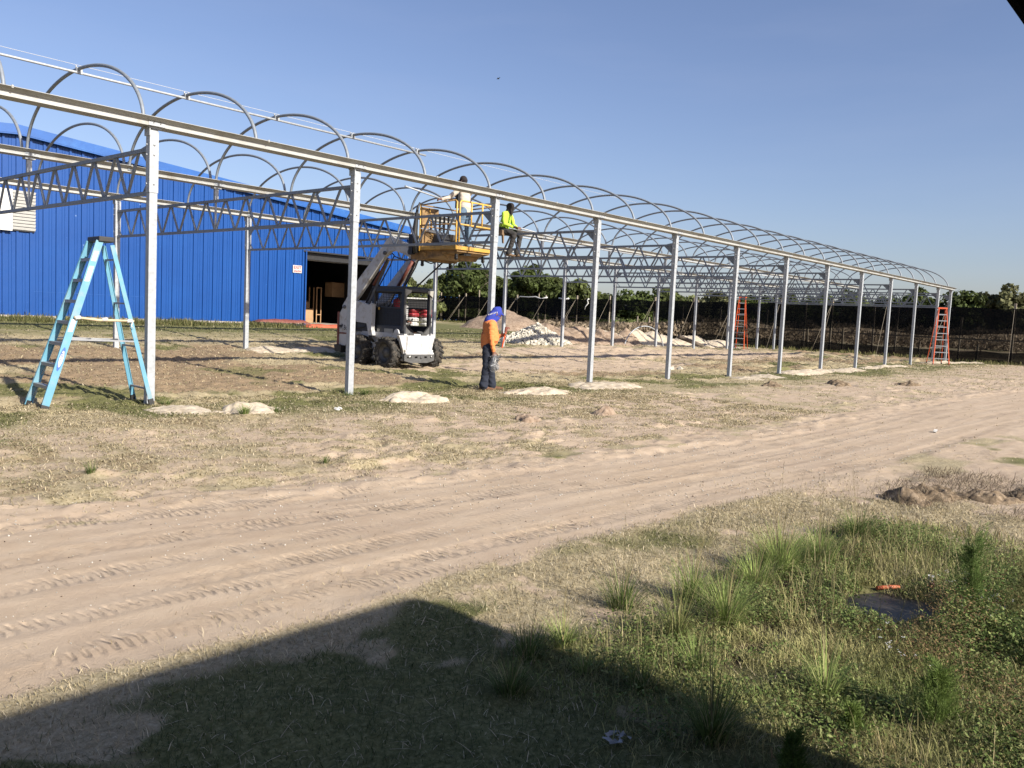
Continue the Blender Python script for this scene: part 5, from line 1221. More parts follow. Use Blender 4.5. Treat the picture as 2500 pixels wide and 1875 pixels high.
# ------------------------------------------------------------------ sand heaps, rubble
def heapmat(name, a_, b_, c_):
    m, nt, b = newmat(name); pos = texco(nt); n1 = nnoise(nt, 9, pos, 5, .7); n2 = nnoise(nt, 60, pos, 4, .7)
    c = ramp(nt, n1, [(.3, a_), (.5, b_), (.7, c_)]); lnk(nt, c, b.inputs['Base Color']); b.inputs['Roughness'].default_value = .95; b.inputs['Specular IOR Level'].default_value = .1
    bump(nt, b, n2, .5, .015); return m
M['palesand'] = heapmat('pale_sand', (.44, .36, .26), (.63, .54, .42), (.74, .66, .53))
M['dirtheap'] = heapmat('heaped_soil', (.20, .14, .10), (.36, .27, .20), (.52, .42, .33))
M['darksoil'] = heapmat('dark_turned_soil', (.09, .065, .045), (.24, .18, .12), (.46, .36, .26))
def heap(label, cx, cy, rx, ry, h, mat, rz=0, seed=1, peaks=1, rough=.35, n=60, cat='heap', grp=None, name='sand_heap', sink=.03):
    u = np.linspace(-1.25, 1.25, n); U, W_ = np.meshgrid(u, u)
    x = U*rx; y = W_*ry; c, s = math.cos(rz), math.sin(rz); X = cx+x*c-y*s; Yv = cy+x*s+y*c
    nn = fbm(X*2.2/max(rx, .3)*.8+seed, Yv*2.2/max(ry, .3)*.8, seed, 4)
    d = np.sqrt(U**2+W_**2)+(nn-.5)*rough*1.6
    if peaks > 1:
        H_ = np.zeros_like(U); r_ = np.random.default_rng(seed)
        for k in range(peaks):
            ux = -0.85+1.7*k/(peaks-1)+r_.uniform(-.1, .1); wy = r_.uniform(-.2, .2); hk = r_.uniform(.6, 1)
            H_ = np.maximum(H_, hk*np.clip(1-np.sqrt(((U-ux)/(2.1/peaks))**2+((W_-wy)/.9)**2)+(nn-.5)*rough, 0, 1))
        Hh = H_
    else: Hh = np.clip(1-d, 0, 1)**.85
    Hh = Hh*(1+.25*(fbm(X*6/max(rx, .3), Yv*6/max(ry, .3), seed+3, 4)-.5))
    Hh = Hh*(1-sstep(.75, 1.2, np.abs(U)+.3*(nn-.5)))*(1-sstep(.75, 1.2, np.abs(W_)+.3*(nn-.5)))
    Hh = Hh*sstep(0, .35, Hh)**.5
    if mat == 'darksoil': Hh = Hh*(.45+1.1*fbm(X*5, Yv*5, seed+30, 4))
    zz = gz(X, Yv)+Hh*h+(fbm(X*9, Yv*9, seed+9, 3)-.5)*.05*min(1, h*2)*(Hh > .01)+(fbm(X*19, Yv*19, seed+19, 2)-.5)*.03*np.clip(Hh*4, 0, 1)-sink*(1-sstep(0, .06, Hh))
    zz = zz+relief(X.ravel(), Yv.ravel())[0].reshape(X.shape)*(1-.5*np.clip(Hh*3, 0, 1))
    V = np.stack([X.ravel(), Yv.ravel(), zz.ravel()], 1); I = np.arange(n*n).reshape(n, n)
    F = np.stack([I[:-1, :-1], I[:-1, 1:], I[1:, 1:], I[1:, :-1]], -1).reshape(-1, 4)
    keep = (Hh.ravel()[F].max(1) > .004); F = F[keep]; uq, inv = np.unique(F, return_inverse=True)
    base = np.array([cx, cy, float(gz(cx, cy))])
    o = link_mesh(name, np_mesh(name, V[uq]-base, inv.reshape(F.shape), None, True), M[mat]); o.location = base
    return tag(o, label, cat, grp)
G1 = 'pale sand heaps beside the front posts'
heap('pale sand heap just right of the first front post', 6.55, 10.78, .50, .38, .12, 'palesand', -.35, 1, 1, .9, grp=G1)
heap('thin pale sand spill at the foot of the blue ladder', 5.75, 11.1, .46, .5, .06, 'palesand', -.2, 2, 1, .7, grp=G1)
heap('pale sand heap right of the second front post', 9.86, 10.8, .66, .46, .15, 'palesand', -.35, 3, 1, .9, grp=G1)
heap('pale sand heap at the feet of the orange worker', 13.25, 10.9, .95, .5, .12, 'palesand', -.3, 4, 1, .9, grp=G1)
heap('broad pale sand spill left of the fourth front post', 16.1, 11.1, 1.1, .8, .11, 'palesand', -.2, 5, 1, .9, grp=G1)
heap('flat pale sand patch right of the sixth front post', 24.6, 11.4, 1.3, .7, .10, 'palesand', 0, 6, 2, .6, grp=G1)
heap('long white sand line at the eighth and ninth front posts', 31.2, 11.9, 3.6, .6, .16, 'palesand', .02, 7, 5, .7, grp=G1)
heap('white sand line at the tenth front post', 38.0, 11.9, 2.2, .5, .14, 'palesand', .0, 8, 3, .7, grp=G1)
heap('white sand line running right from the last post', 47.8, 11.6, 2.6, .5, .14, 'palesand', -.3, 9, 4, .7, grp=G1)
heap('pale sand by the second rear post left of the loader', 14.2, 20.9, 1.3, .7, .16, 'palesand', 0, 10, 2, .6)
heap('tall pointed heap of greyish soil near the fence behind the worker', 43.2, 38.6, 3.2, 3.2, 1.35, 'dirtheap', .6, 12, 1, .30, 80)
heap('low ridge of soil running right from the pointed heap', 43.8, 34.0, 2.6, 1.8, .6, 'dirtheap', -.7, 13, 3, .4, 60)
heap('brown soil heap between the two rear posts right of the rubble', 31.6, 23.7, 3.1, 1.7, .95, 'dirtheap', -.1, 14, 3, .7, 110)
heap('long bank of pale sand behind the rear posts', 38.6, 24.2, 6.2, 1.9, 1.05, 'palesand', -.03, 15, 7, .7, 150)
heap('pale sand bank ending at the orange ladder', 43.6, 24.2, 3.6, 1.7, .9, 'palesand', -.1, 16, 3, .7, 110)
heap('dark clod of soil on the left end of the long sand bank', 34.6, 23.9, 1.6, 1.2, 1.05, 'dirtheap', 0, 17, 2, .8, 70)
heap('mound of dark torn soil at the right of the road edge', 8.42, 2.18, .36, .30, .17, 'darksoil', -.35, 18, 2, 1.0, 90, sink=.02)
heap('dark churned mound cut by the right edge of the photo', 9.25, 1.62, .6, .30, .15, 'darksoil', -.35, 19, 2, 1.0, 100, sink=.02)
heap('small spiky clump of soil above the road left of centre', 9.6, 8.0, .36, .2, .14, 'dirtheap', .2, 20, 1, .8, 40)
heap('small spiky clump of soil above the road right of centre', 11.4, 7.9, .36, .18, .15, 'dirtheap', .2, 22, 1, .8, 40)
heap('small clod of dark soil on the grass at the far right', 24.5, 8.9, .5, .35, .16, 'darksoil', .2, 23, 1, .8, 40)
heap('flat clod of dark soil in the grass near the right edge', 27.5, 7.9, .6, .4, .14, 'darksoil', .2, 24, 1, .8, 40)
heap('low clod of dark soil under the far posts', 21.5, 9.6, .5, .3, .12, 'darksoil', .2, 25, 1, .8, 40)
# white rubble pile
def rock_pile(cx, cy, rx, ry, h, n, seed):
    r = np.random.default_rng(seed); b = MB()
    for k in range(n):
        a = r.uniform(0, 2*PI); q = r.uniform(0, 1)**.55; x = cx+rx*q*math.cos(a); y = cy+ry*q*math.sin(a); z = float(gz(x, y))+h*max(0, 1-q**1.1)*r.uniform(.75, 1.0); s = r.uniform(.04, .095)
        R_ = Euler(tuple(r.uniform(0, 6, 3))).to_matrix(); vs = [Vector(v) for v in [(-1,-.8,-.7),(1,-1,-.6),(.8,1,-.9),(-1,.9,-.6),(-.7,-1,.7),(.9,-.6,.9),(1,.8,.6),(-.8,.7,1)]]
        vs = [Vector((x, y, z))+R_@(v*s*r.uniform(.7, 1.1)) for v in vs]
        b.add(vs, [(0,3,2,1),(4,5,6,7),(0,1,5,4),(1,2,6,5),(2,3,7,6),(3,0,4,7)])
    return b
heap('sandy core under the white rubble', 28.5, 23.8, 1.1, .8, .42, 'palesand', -.7, 31, 1, .3, 50, name='rubble_bed')
o = rock_pile(28.2, 23.3, 1.8, 1.35, .80, 1100, 5).build('rubble', M['rock'], None, top_local=(28.2, 23.4, .4)); tag(o, 'pile of broken white limestone rubble', 'rubble', kind='stuff')
o = rock_pile(24.8, 14.4, .22, .22, .10, 3, 9).build('rock', M['rock'], None, top_local=(24.8, 14.4, 0)); tag(o, 'single pale rock lying on the grass between the far posts', 'rock')
# curved pipe leaning by the sand bank, log, boards
b = MB(); zz = float(gz(35.2, 22.4)); b.tube([(33.9+2.9*(1-math.cos(PI*k/24))/2*1.0, 22.6-.4*(k/24), zz-.05+1.05*math.sin(PI*k/24)) for k in range(25)], .026, 8); o = b.build('curved_pipe', M['galv'], None, top_local=(35.3, 22.4, zz)); tag(o, 'spare curved hoop pipe standing in the sand before the bank', 'pipe')
b = MB(); b.tube([(39.6, 23.0, float(gz(39.6, 23))+.55), (41.0, 22.3, float(gz(41.0, 22.3))+.12)], [.12, .10], 10); o = b.build('log', M['bark'], None, top_local=(40.3, 22.6, .5)); tag(o, 'short dark log lying against the sand bank left of the ladder', 'log')
# trash and litter near the camera
def leafy(o_, pts, mat, name, label, cat, thick=.002):
    b = MB(); b.prism(pts, lambda p, q, t: (o_[0]+p, o_[1]+q, o_[2]+t+.03*math.sin(p*40)*.3), 0, thick); o = b.build(name, M[mat], None, top_local=o_); return tag(o, label, cat)
gh = lambda x, y: float(ground_h(x, y)[0])
x, y = 5.27, 1.53; z = gh(x, y)+.02; b = MB(); b.tube([(x-.055, y+.045, z+.012), (x+.01, y-.0, z+.015), (x+.055, y-.05, z+.018)], .0125, 10)
M['tube_or'] = simple('muddy_orange_plastic', (.60, .15, .06), .6, 0, .2, 60, dirt=(.30, .16, .09), dscale=30)
o = b.build('orange_tube', M['tube_or'], None, top_local=(x, y, z)); tag(o, 'short orange plastic tube lying at the edge of the puddle', 'tube')
x, y = 5.52, 1.36; z = gh(x, y); b = MB(); b.lathe([(0, 0), (.014, 0), (.019, .045), (.020, .046), (.017, .042), (0, .01)], (x, y, z+.02), 'z', 14); o = b.build('paper_cup', M['paper'], None, top_local=(x, y, z)); tag(o, 'small white paper cup in the weeds beyond the puddle', 'cup')
x, y = 5.42, 1.33; z = gh(x, y); b = MB(); b.box((x, y, z+.035), (.04, .03, .03), Euler((.3, .2, .6)).to_matrix()); b.box((x+.01, y-.01, z+.055), (.025, .02, .012), Euler((.6, .2, .1)).to_matrix()); o = b.build('red_wrapper', M['redbrown'], None, top_local=(x, y, z), bevel=.01); tag(o, 'crumpled red-brown wrapper beside the white cup', 'wrapper')
M['foil'] = simple('grey_foil', (.34, .35, .36), .6, 0, .3, 40)
for (x, y, sc, lab) in ((2.50, 1.60, .8, 'crumpled white foil scrap lying in the shadow'), (4.35, 1.55, .4, 'tiny white scrap between the weeds')):
    z = gh(x, y)+.012; b = MB(); r_ = random.Random(int(x*10)); n = 7
    vs = [(x+sc*(.02*i-.06+r_.uniform(-.008, .008)), y+sc*(.016*j-.045+r_.uniform(-.008, .008)), z+r_.uniform(0, .022)*sc) for i in range(n) for j in range(n)]
    fs = [(i*n+j, (i+1)*n+j, (i+1)*n+j+1, i*n+j+1) for i in range(n-1) for j in range(n-1) if r_.random() < .62]
    b.add(vs, fs); o = b.build('foil_scrap', M['foil'], None, top_local=(x, y, z)); tag(o, lab, 'litter')
x, y = 10.8, 11.0; 
for (x, y, lab) in ((7.75, 10.2, 'small white scrap on the grass between the first two posts'), (14.5, 3.7, 'small white scrap on the road at the right')):
    z = gh(x, y); b = MB(); b.box((x, y, z+.02), (.09, .05, .03), Euler((.3, .2, .3)).to_matrix()); b.box((x+.05, y, z+.03), (.04, .05, .02), Euler((.1, .6, .3)).to_matrix()); o = b.build('scrap', M['paper'], None, top_local=(x, y, z)); tag(o, lab, 'litter')
# puddle
m, nt, bb = newmat('shallow_water'); bb.inputs['Base Color'].default_value = (.045, .040, .034, 1); bb.inputs['Roughness'].default_value = .42; bb.inputs['Specular IOR Level'].default_value = .28
bump(nt, bb, nnoise(nt, 45, texco(nt), 4), .35, .006); M['water'] = m
for nm, cx, cy, rx, ry, dz, lab in (('puddle', 4.90, 1.42, .46, .27, -.028, 'shallow muddy puddle'),('puddle', 4.12, 1.62, .14, .07, .0, 'small puddle')):
    n = 40; pts = [(cx+rx*(1+.22*math.sin(2*a+1)+.16*math.sin(5*a)+.08*math.sin(11*a+2))*math.cos(a), cy+ry*(1+.22*math.sin(2*a+1)+.16*math.sin(5*a)+.08*math.sin(11*a+2))*math.sin(a)) for a in [2*PI*k/n for k in range(n)]]
    b = MB(); z = float(gz(cx, cy))+dz; b.add([(px, py_, z) for px, py_ in pts], [tuple(range(n))]); o = b.build('puddle_water', M['water'], None); tag(o, lab, None, kind='structure')

# ------------------------------------------------------------------ grass
M['grass'] = leafmat('grass_blades', trans=.30, rough=.75)
def blades(n, xr, yr, L, wd, lean, seed, dens, cols, name, label, power=1, zoff=0, up=.0):
    r = np.random.default_rng(seed)
    x = xr[0]+(xr[1]-xr[0])*r.uniform(0, 1, n)**power; y = r.uniform(yr[0], yr[1], n)
    m = masks(x, y); k = r.uniform(0, 1, n) < dens(x, y, m)
    x, y = x[k], y[k]; m = tuple(a[k] for a in m); n = len(x)
    z = ground_h(x, y)+zoff
    a = r.uniform(0, 2*PI, n); ll = r.uniform(L[0], L[1], n)*(.6+.8*fbm(x*3, y*3, seed, 2)); ln = r.uniform(lean[0], lean[1], n)
    dx, dy = np.cos(a)*np.sin(ln), np.sin(a)*np.sin(ln); dz = np.cos(ln)
    b0 = a+PI/2+r.uniform(-.6, .6, n); w_ = wd*r.uniform(.6, 1.4, n)*(np.clip(np.hypot(x, y)/4, .8, 50))**.85
    sx, sy = np.cos(b0)*w_/2, np.sin(b0)*w_/2
    P0 = np.stack([x-sx, y-sy, z-.004], 1); P1 = np.stack([x+sx, y+sy, z-.004], 1)
    mid = np.stack([x+dx*ll*.55, y+dy*ll*.55, z+dz*ll*.62+up], 1); P2 = mid+np.stack([sx, sy, 0*sx], 1)*.8; P3 = mid-np.stack([sx, sy, 0*sx], 1)*.8
    tip = np.stack([x+dx*ll, y+dy*ll, z+dz*ll*.85], 1); tip2 = tip+np.stack([sx, sy, 0*sx], 1)*.15
    V = np.stack([P0, P1, P2, P3, tip, tip2], 1).reshape(-1, 3); base = np.arange(n)[:, None]*6
    F = np.concatenate([base+np.array([[0, 1, 2, 3]]), base+np.array([[3, 2, 5, 4]])], 0)
    C = cols(r, n, x, y, m); C = np.repeat(np.clip(C, 0, 1), 6, 0)
    o = link_mesh(name, np_mesh(name, V, F, {'Col': C}), M['grass']); print(name, n)
    return tag(o, label, None, kind='stuff')
GREEN = np.array([.21, .225, .085]); DRYC = np.array([.60, .50, .32]); STRAW = np.array([.80, .69, .49]); DKG = np.array([.055, .085, .022]); BRN = np.array([.25, .16, .09])
def mixcol(a, b, t): return a[None]*(1-t[:, None])+b[None]*t[:, None]
def col_lawn(r, n, x, y, m):
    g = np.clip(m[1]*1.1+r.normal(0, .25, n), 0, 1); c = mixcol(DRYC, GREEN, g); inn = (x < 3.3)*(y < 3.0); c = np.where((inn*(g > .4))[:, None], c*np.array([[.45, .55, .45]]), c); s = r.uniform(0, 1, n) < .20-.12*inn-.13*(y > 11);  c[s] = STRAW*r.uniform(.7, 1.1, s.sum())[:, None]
    return c*r.uniform(.65, 1.3, n)[:, None]
# near lawn on this side of the road
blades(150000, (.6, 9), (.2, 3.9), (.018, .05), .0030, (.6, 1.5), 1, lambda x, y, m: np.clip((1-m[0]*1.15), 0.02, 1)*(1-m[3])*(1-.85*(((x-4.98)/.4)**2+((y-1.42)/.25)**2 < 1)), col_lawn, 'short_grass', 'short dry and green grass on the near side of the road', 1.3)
blades(230000, (1.5, 16), (5.8, 12.5), (.02, .060), .0040, (.8, 1.52), 2, lambda x, y, m: np.clip(1-m[0]*1.05, .05, 1)*np.clip(fbm(x*4, y*5, 222, 3)*2.6-.45, .15, 1), col_lawn, 'verge_grass', 'patchy dry grass beyond the road', 1.1)
blades(110000, (2, 44), (11.5, 30), (.03, .075), .0044, (.8, 1.5), 3, lambda x, y, m: np.clip(1-m[0]*1.1, .03, 1)*.9, col_lawn, 'yard_grass', 'rough grass under the frame', 1.0)
blades(60000, (12, 60), (3, 12.5), (.03, .07), .0044, (.8, 1.5), 4, lambda x, y, m: np.clip(1-m[0]*1.1, .03, 1)*.9, col_lawn, 'far_verge_grass', 'rough grass at the far right', 1.0)
# straw litter
def col_straw(r, n, x, y, m): return STRAW[None]*r.uniform(.55, 1.15, n)[:, None]*np.array([[1, .97, .92]])
blades(30000, (.6, 14), (.3, 12), (.03, .10), .0034, (1.35, 1.55), 5, lambda x, y, m: np.where((road_v(x, y) > .0) & (road_v(x, y) < 1.0), .006, .75*np.clip(fbm(x*1.2, y*1.2, 55, 3)*2-.6, 0, 1)), col_straw, 'straw_litter', 'dry straw litter on the sand', 1.0, .006)
# weeds patch
def weedd(x, y, m): return m[4]*(1-.96*(((((x-4.85)/.50)**2+((y-1.38)/.30)**2)+2.2*(fbm(x*4, y*5, 670, 3)-.5)) < .85))*(1-.75*m[3])
def col_weed(r, n, x, y, m):
    g = fbm(x*2.2, y*2.2, 500, 3)+r.normal(0, .09, n); c = mixcol(np.array([.19, .225, .07]), np.array([.47, .44, .20]), np.clip(g*2.2-.6, 0, 1)); br = fbm(x*1.6+5, y*2, 501, 3)+r.normal(0, .08, n)
    c = c*1.15; c = c*(1-np.clip(br*4-2.2, 0, 1)[:, None])+BRN[None]*1.25*np.clip(br*4-2.2, 0, 1)[:, None]; return c*r.uniform(.55, 1.45, n)[:, None]
blades(170000, (2.2, 7.6), (.25, 2.5), (.025, .085), .0034, (.3, 1.4), 6, lambda x, y, m: weedd(x, y, m)*np.clip(fbm(x*3.2, y*3.2, 640, 3)*2.6-.45, .12, 1), col_weed, 'weed_grass', 'tangled green and brown weeds around the puddle', 1.15)
# small broad leaves
def leaves(n, xr, yr, dens, hfun, size, seed, tone, name, label, kind='stuff'):
    r = np.random.default_rng(seed); x = r.uniform(xr[0], xr[1], n); y = r.uniform(yr[0], yr[1], n); m = masks(x, y); k = r.uniform(0, 1, n) < dens(x, y, m); x, y = x[k], y[k]; n = len(x)
    z = ground_h(x, y)+hfun(x, y, r, n); ls = size*r.uniform(.6, 1.5, n); N = r.normal(size=(n, 3))*.6+np.array([0, 0, 1]); N /= np.linalg.norm(N, axis=1)[:, None]
    T = np.cross(N, r.normal(size=(n, 3))); T /= np.linalg.norm(T, axis=1)[:, None]; B = np.cross(N, T); P = np.stack([x, y, z], 1)
    V = np.stack([P-T*ls[:, None], P+B*ls[:, None]*.45, P+T*ls[:, None], P-B*ls[:, None]*.45], 1).reshape(-1, 3); t_ = np.array(tone)
    C = t_[r.integers(0, len(t_), n)]*r.uniform(.6, 1.4, n)[:, None]
    o = link_mesh(name, np_mesh(name, V, np.arange(4*n).reshape(n, 4), {'Col': np.repeat(np.clip(C, 0, 1), 4, 0)}), M['grass']); print(name, n); return tag(o, label, None, kind=kind)
leaves(190000, (2.6, 7), (.25, 2.3), lambda x, y, m: weedd(x, y, m)*np.clip(fbm(x*2.6, y*2.6, 600, 3)*3.2-1.2, 0, 1), lambda x, y, r, n: r.uniform(.01, .10, n)*(.2+1.2*fbm(x*3, y*3, 601, 2)), .0085, 7, [(.13, .19, .05), (.20, .27, .08), (.30, .33, .13)], 'weed_leaves', 'small broad weed leaves around the puddle')
blades(9000, (2.6, 7.0), (.25, 2.4), (.10, .26), .0026, (.05, .7), 61, lambda x, y, m: weedd(x, y, m)*np.clip(fbm(x*1.3, y*1.6, 650, 3)*3-1.3, 0, 1), lambda r, n, x, y, m: mixcol(np.array([.34, .33, .13]), np.array([.50, .42, .24]), r.uniform(0, 1, n))*r.uniform(.6, 1.2, n)[:, None], 'tall_weed_stems', 'thin pale stems rising out of the weeds')
leaves(34000, (2.9, 5.2), (.15, 1.1), lambda x, y, m: np.clip(fbm(x*2, y*3, 700, 3)*2.6-.9, 0, 1)*.95*(x-2.9+(1.1-y)*.9 > 1.0), lambda x, y, r, n: r.uniform(.05, .30, n)*(.5+fbm(x*3, y*3, 701, 2)), .0055, 8, [(.26, .17, .09), (.34, .22, .11), (.20, .16, .07), (.16, .17, .06)], 'dry_seed_heads', 'reddish brown dry weeds in the lower right corner')
# single tufts
def tuft(label, x, y, n, L, sp, col, seed, stalks=0, wd=.0035, grp='grass tufts in the foreground', name='grass_tuft'):
    r = np.random.default_rng(seed); z0 = gh(x, y); V = []; F = []; C = []; o = 0
    def strand(px, py, pz, a, th0, bend, L_, w_, c, seg=5):
        nonlocal o
        pts = []; th = th0; cx2, cz = 0., 0.
        for k in range(seg+1):
            pts.append((px+math.cos(a)*cx2, py+math.sin(a)*cx2, pz+cz)); cx2 += math.sin(th)*L_/seg; cz += math.cos(th)*L_/seg; th += bend/seg
        sx, sy = -math.sin(a)*w_/2, math.cos(a)*w_/2
        for k, q in enumerate(pts):
            f = (1-(k/seg)**2*.9); V.append((q[0]-sx*f, q[1]-sy*f, q[2])); V.append((q[0]+sx*f, q[1]+sy*f, q[2])); C.append(c); C.append(c)
        for k in range(seg): F.append((o+2*k, o+2*k+1, o+2*k+3, o+2*k+2))
        o += 2*(seg+1)
    n = int(n*1.5); L = L*1.15
    for i in range(n):
        a = r.uniform(0, 2*PI); rad = sp*r.uniform(0, .35)**1; th = r.uniform(.03, .65); c = np.array(col)*r.uniform(.55, 1.5)
        if r.random() < .13: c = np.array((.58, .52, .27))*r.uniform(.7, 1.2)
        strand(x+math.cos(a)*rad, y+math.sin(a)*rad, z0-.01, a+r.normal(0, .4), th, r.uniform(.2, 1.5), L*r.uniform(.45, 1.1), wd*r.uniform(.6, 1.3), c)
    for i in range(stalks):
        a = r.uniform(0, 2*PI); c = np.array((.24, .20, .10))*r.uniform(.7, 1.3); Ls = L*r.uniform(1.5, 2.2); th = r.uniform(.02, .38)
        strand(x, y, z0, a, th, r.uniform(.0, .25), Ls, wd*.8, c*1.3, 6)
        for j in range(10):
            f = .62+.38*j/10; hx_ = math.sin(th+.05)*Ls*f; hz = math.cos(th+.05)*Ls*f; strand(x+math.cos(a)*hx_, y+math.sin(a)*hx_, z0+hz, a+r.uniform(-1.5, 1.5), th+r.uniform(-.2, .9), .2, .03, wd*.5, c*.8, 2)
    base = np.array([x, y, z0]); ob = link_mesh(name, np_mesh(name, np.array(V)-base, np.array(F), {'Col': np.clip(np.array(C), 0, 1)}), M['grass']); ob.location = base
    return tag(ob, label, 'grass tuft', grp)
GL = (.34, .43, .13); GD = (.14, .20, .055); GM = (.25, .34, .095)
tuft('biggest bright green grass tuft with tall seed stalks beyond the puddle', 5.05, 2.12, 420, .30, .30, GL, 1, 14)
tuft('dense green grass tuft right beside the biggest one', 5.45, 2.02, 300, .26, .26, GM, 2, 8)
tuft('green grass tuft left of the biggest one with a few stalks', 4.68, 2.10, 240, .24, .24, GL, 3, 8)
tuft('dark green grass tuft alone nearest the dirt mound', 6.25, 2.05, 300, .24, .24, GD, 4, 10)
tuft('thin pale tuft right of the dark green one', 6.65, 1.88, 60, .20, .12, (.30, .30, .13), 5, 2)
tuft('fan-shaped yellow-green grass tuft above the wet soil', 3.92, 1.90, 300, .27, .20, GL, 6, 10)
tuft('spindly yellow-green tuft left of the wet soil', 3.52, 1.95, 110, .30, .10, (.24, .27, .09), 7, 8)
tuft('loose grass tuft behind the fan-shaped one', 4.15, 2.22, 200, .26, .26, GM, 8, 10)
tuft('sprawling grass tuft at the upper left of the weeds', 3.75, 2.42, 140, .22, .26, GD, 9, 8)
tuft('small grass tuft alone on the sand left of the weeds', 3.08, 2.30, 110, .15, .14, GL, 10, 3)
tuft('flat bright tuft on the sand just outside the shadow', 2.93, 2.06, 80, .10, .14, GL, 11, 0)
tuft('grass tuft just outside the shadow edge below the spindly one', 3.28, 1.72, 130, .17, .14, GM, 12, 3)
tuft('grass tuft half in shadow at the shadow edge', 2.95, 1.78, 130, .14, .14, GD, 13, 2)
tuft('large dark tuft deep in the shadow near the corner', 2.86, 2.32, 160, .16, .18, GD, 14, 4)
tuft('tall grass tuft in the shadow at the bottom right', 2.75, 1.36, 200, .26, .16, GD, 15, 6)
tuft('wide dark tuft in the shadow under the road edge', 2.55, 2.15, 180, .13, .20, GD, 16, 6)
tuft('long bright blades leaning at the lower middle of the weeds', 3.42, 1.20, 70, .30, .12, GL, 17, 3)
tuft('little green tuft on the sand of the far verge', 3.0, 7.3, 70, .12, .10, GD, 18, 0)
tuft('little green tuft at the far road edge near the centre', 5.0, 6.75, 60, .10, .10, GD, 19, 0)
tuft('grass tuft beside the sand heap of the first post', 6.3, 10.35, 120, .16, .18, GM, 20, 0, .006)
# feathery plants
def feather(label, x, y, H, R, n, seed, col):
    r = np.random.default_rng(seed); z0 = gh(x, y); t = thing('feathery_weed', label, 'plant', (x, y, z0), 'feathery weeds at the right', local=False)
    b = MB(); b.tube([(x, y, z0-.02), (x+.01, y, z0+H*.5), (x-.01, y+.01, z0+H*.96)], [.006, .004, .002], 6); b.build('stem', M['grassstem'], t)
    u = r.uniform(.12, 1, n); a = r.uniform(0, 2*PI, n); rad = R*(1.1-u*.85)*r.uniform(0, 1, n)**.6
    br_ = .25+1.5*vnoise(a*1.9+7*seed, u*5, seed)**1.5; rad = rad*br_; u = u*(.75+.25*br_)
    P = np.stack([x+np.cos(a)*rad, y+np.sin(a)*rad, z0+H*u+rad*.35], 1); d = np.stack([np.cos(a)*.6, np.sin(a)*.6, r.uniform(.3, 1.2, n)], 1)+r.normal(0, .3, (n, 3)); d /= np.linalg.norm(d, axis=1)[:, None]
    s_ = np.cross(d, r.normal(size=(n, 3))); s_ /= np.linalg.norm(s_, axis=1)[:, None]; L = r.uniform(.010, .028, n)[:, None]; w_ = .0011
    V = np.stack([P-s_*w_, P+s_*w_, P+d*L+s_*w_*.5, P+d*L-s_*w_*.5], 1).reshape(-1, 3)-np.array([x, y, z0]); C = np.array(col)[None]*r.uniform(.6, 1.5, n)[:, None]
    link_mesh('fronds', np_mesh('fronds', V, np.arange(4*n).reshape(n, 4), {'Col': np.repeat(C, 4, 0)}), M['grass'], t)
M['grassstem'] = simple('green_stem', (.12, .16, .05), .8, 0, .2, 10)
feather('tall feathery green weed at the right edge beyond the puddle', 4.85, 1.00, .48, .16, 7500, 1, (.17, .25, .07))
feather('feathery green weed cut by the right edge of the photo', 5.05, .78, .38, .16, 5200, 2, (.26, .27, .11))
feather('short feathery green weed in the lower right', 3.48, .80, .24, .11, 4500, 3, (.19, .27, .07))
feather('small feathery green weed low in the middle of the weeds', 3.20, 1.02, .11, .06, 1800, 4, (.20, .28, .07))
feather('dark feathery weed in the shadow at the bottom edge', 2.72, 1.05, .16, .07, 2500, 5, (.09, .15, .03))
leaves(26000, (4.15, 5.5), (.45, 1.08), lambda x, y, m: np.clip(fbm(x*3, y*3, 710, 3)*3-.9, 0, 1), lambda x, y, r, n: r.uniform(.02, .26, n)*(.3+fbm(x*4, y*4, 711, 2)), .0095, 9, [(.09, .14, .035), (.15, .22, .06), (.32, .37, .13)], 'bushy_weed_leaves', 'taller leafy weeds at the right edge')
for (x, y, lab, sd_) in ((5.95, 11.9, 'green grass tuft at the foot of the first front post', 31), (9.62, 11.85, 'green grass tuft at the foot of the second front post', 32), (9.2, 11.8, 'low green tuft just left of the second front post', 33), (6.9, 10.5, 'little green tuft in front of the first sand heap', 34)): tuft(lab, x, y, 110, .12, .22, GD, sd_, 0, .006, 'grass tufts at the posts')
# tiny white flowers
r = np.random.default_rng(3); b = MB()
for k in range(60):
    cx2, cy2 = [(4.78, .98), (4.98, .90), (5.05, 1.0), (3.95, 1.08), (5.3, 1.15)][k % 5]; x, y = cx2+r.normal(0, .09), cy2+r.normal(0, .06); z = gh(x, y)+r.uniform(.10, .20)
    for j in range(4): q = Vector((x+r.normal(0, .006), y+r.normal(0, .006), z+r.normal(0, .003))); b.add([q+Vector((.004, 0, 0)), q+Vector((0, .004, .001)), q+Vector((-.004, 0, 0)), q+Vector((0, -.004, .001))], [(0, 1, 2, 3)])
o = b.build('white_flowers', M['paper'], None, fixn=False); tag(o, 'tiny white flowers on the weeds at the right', None, kind='stuff')
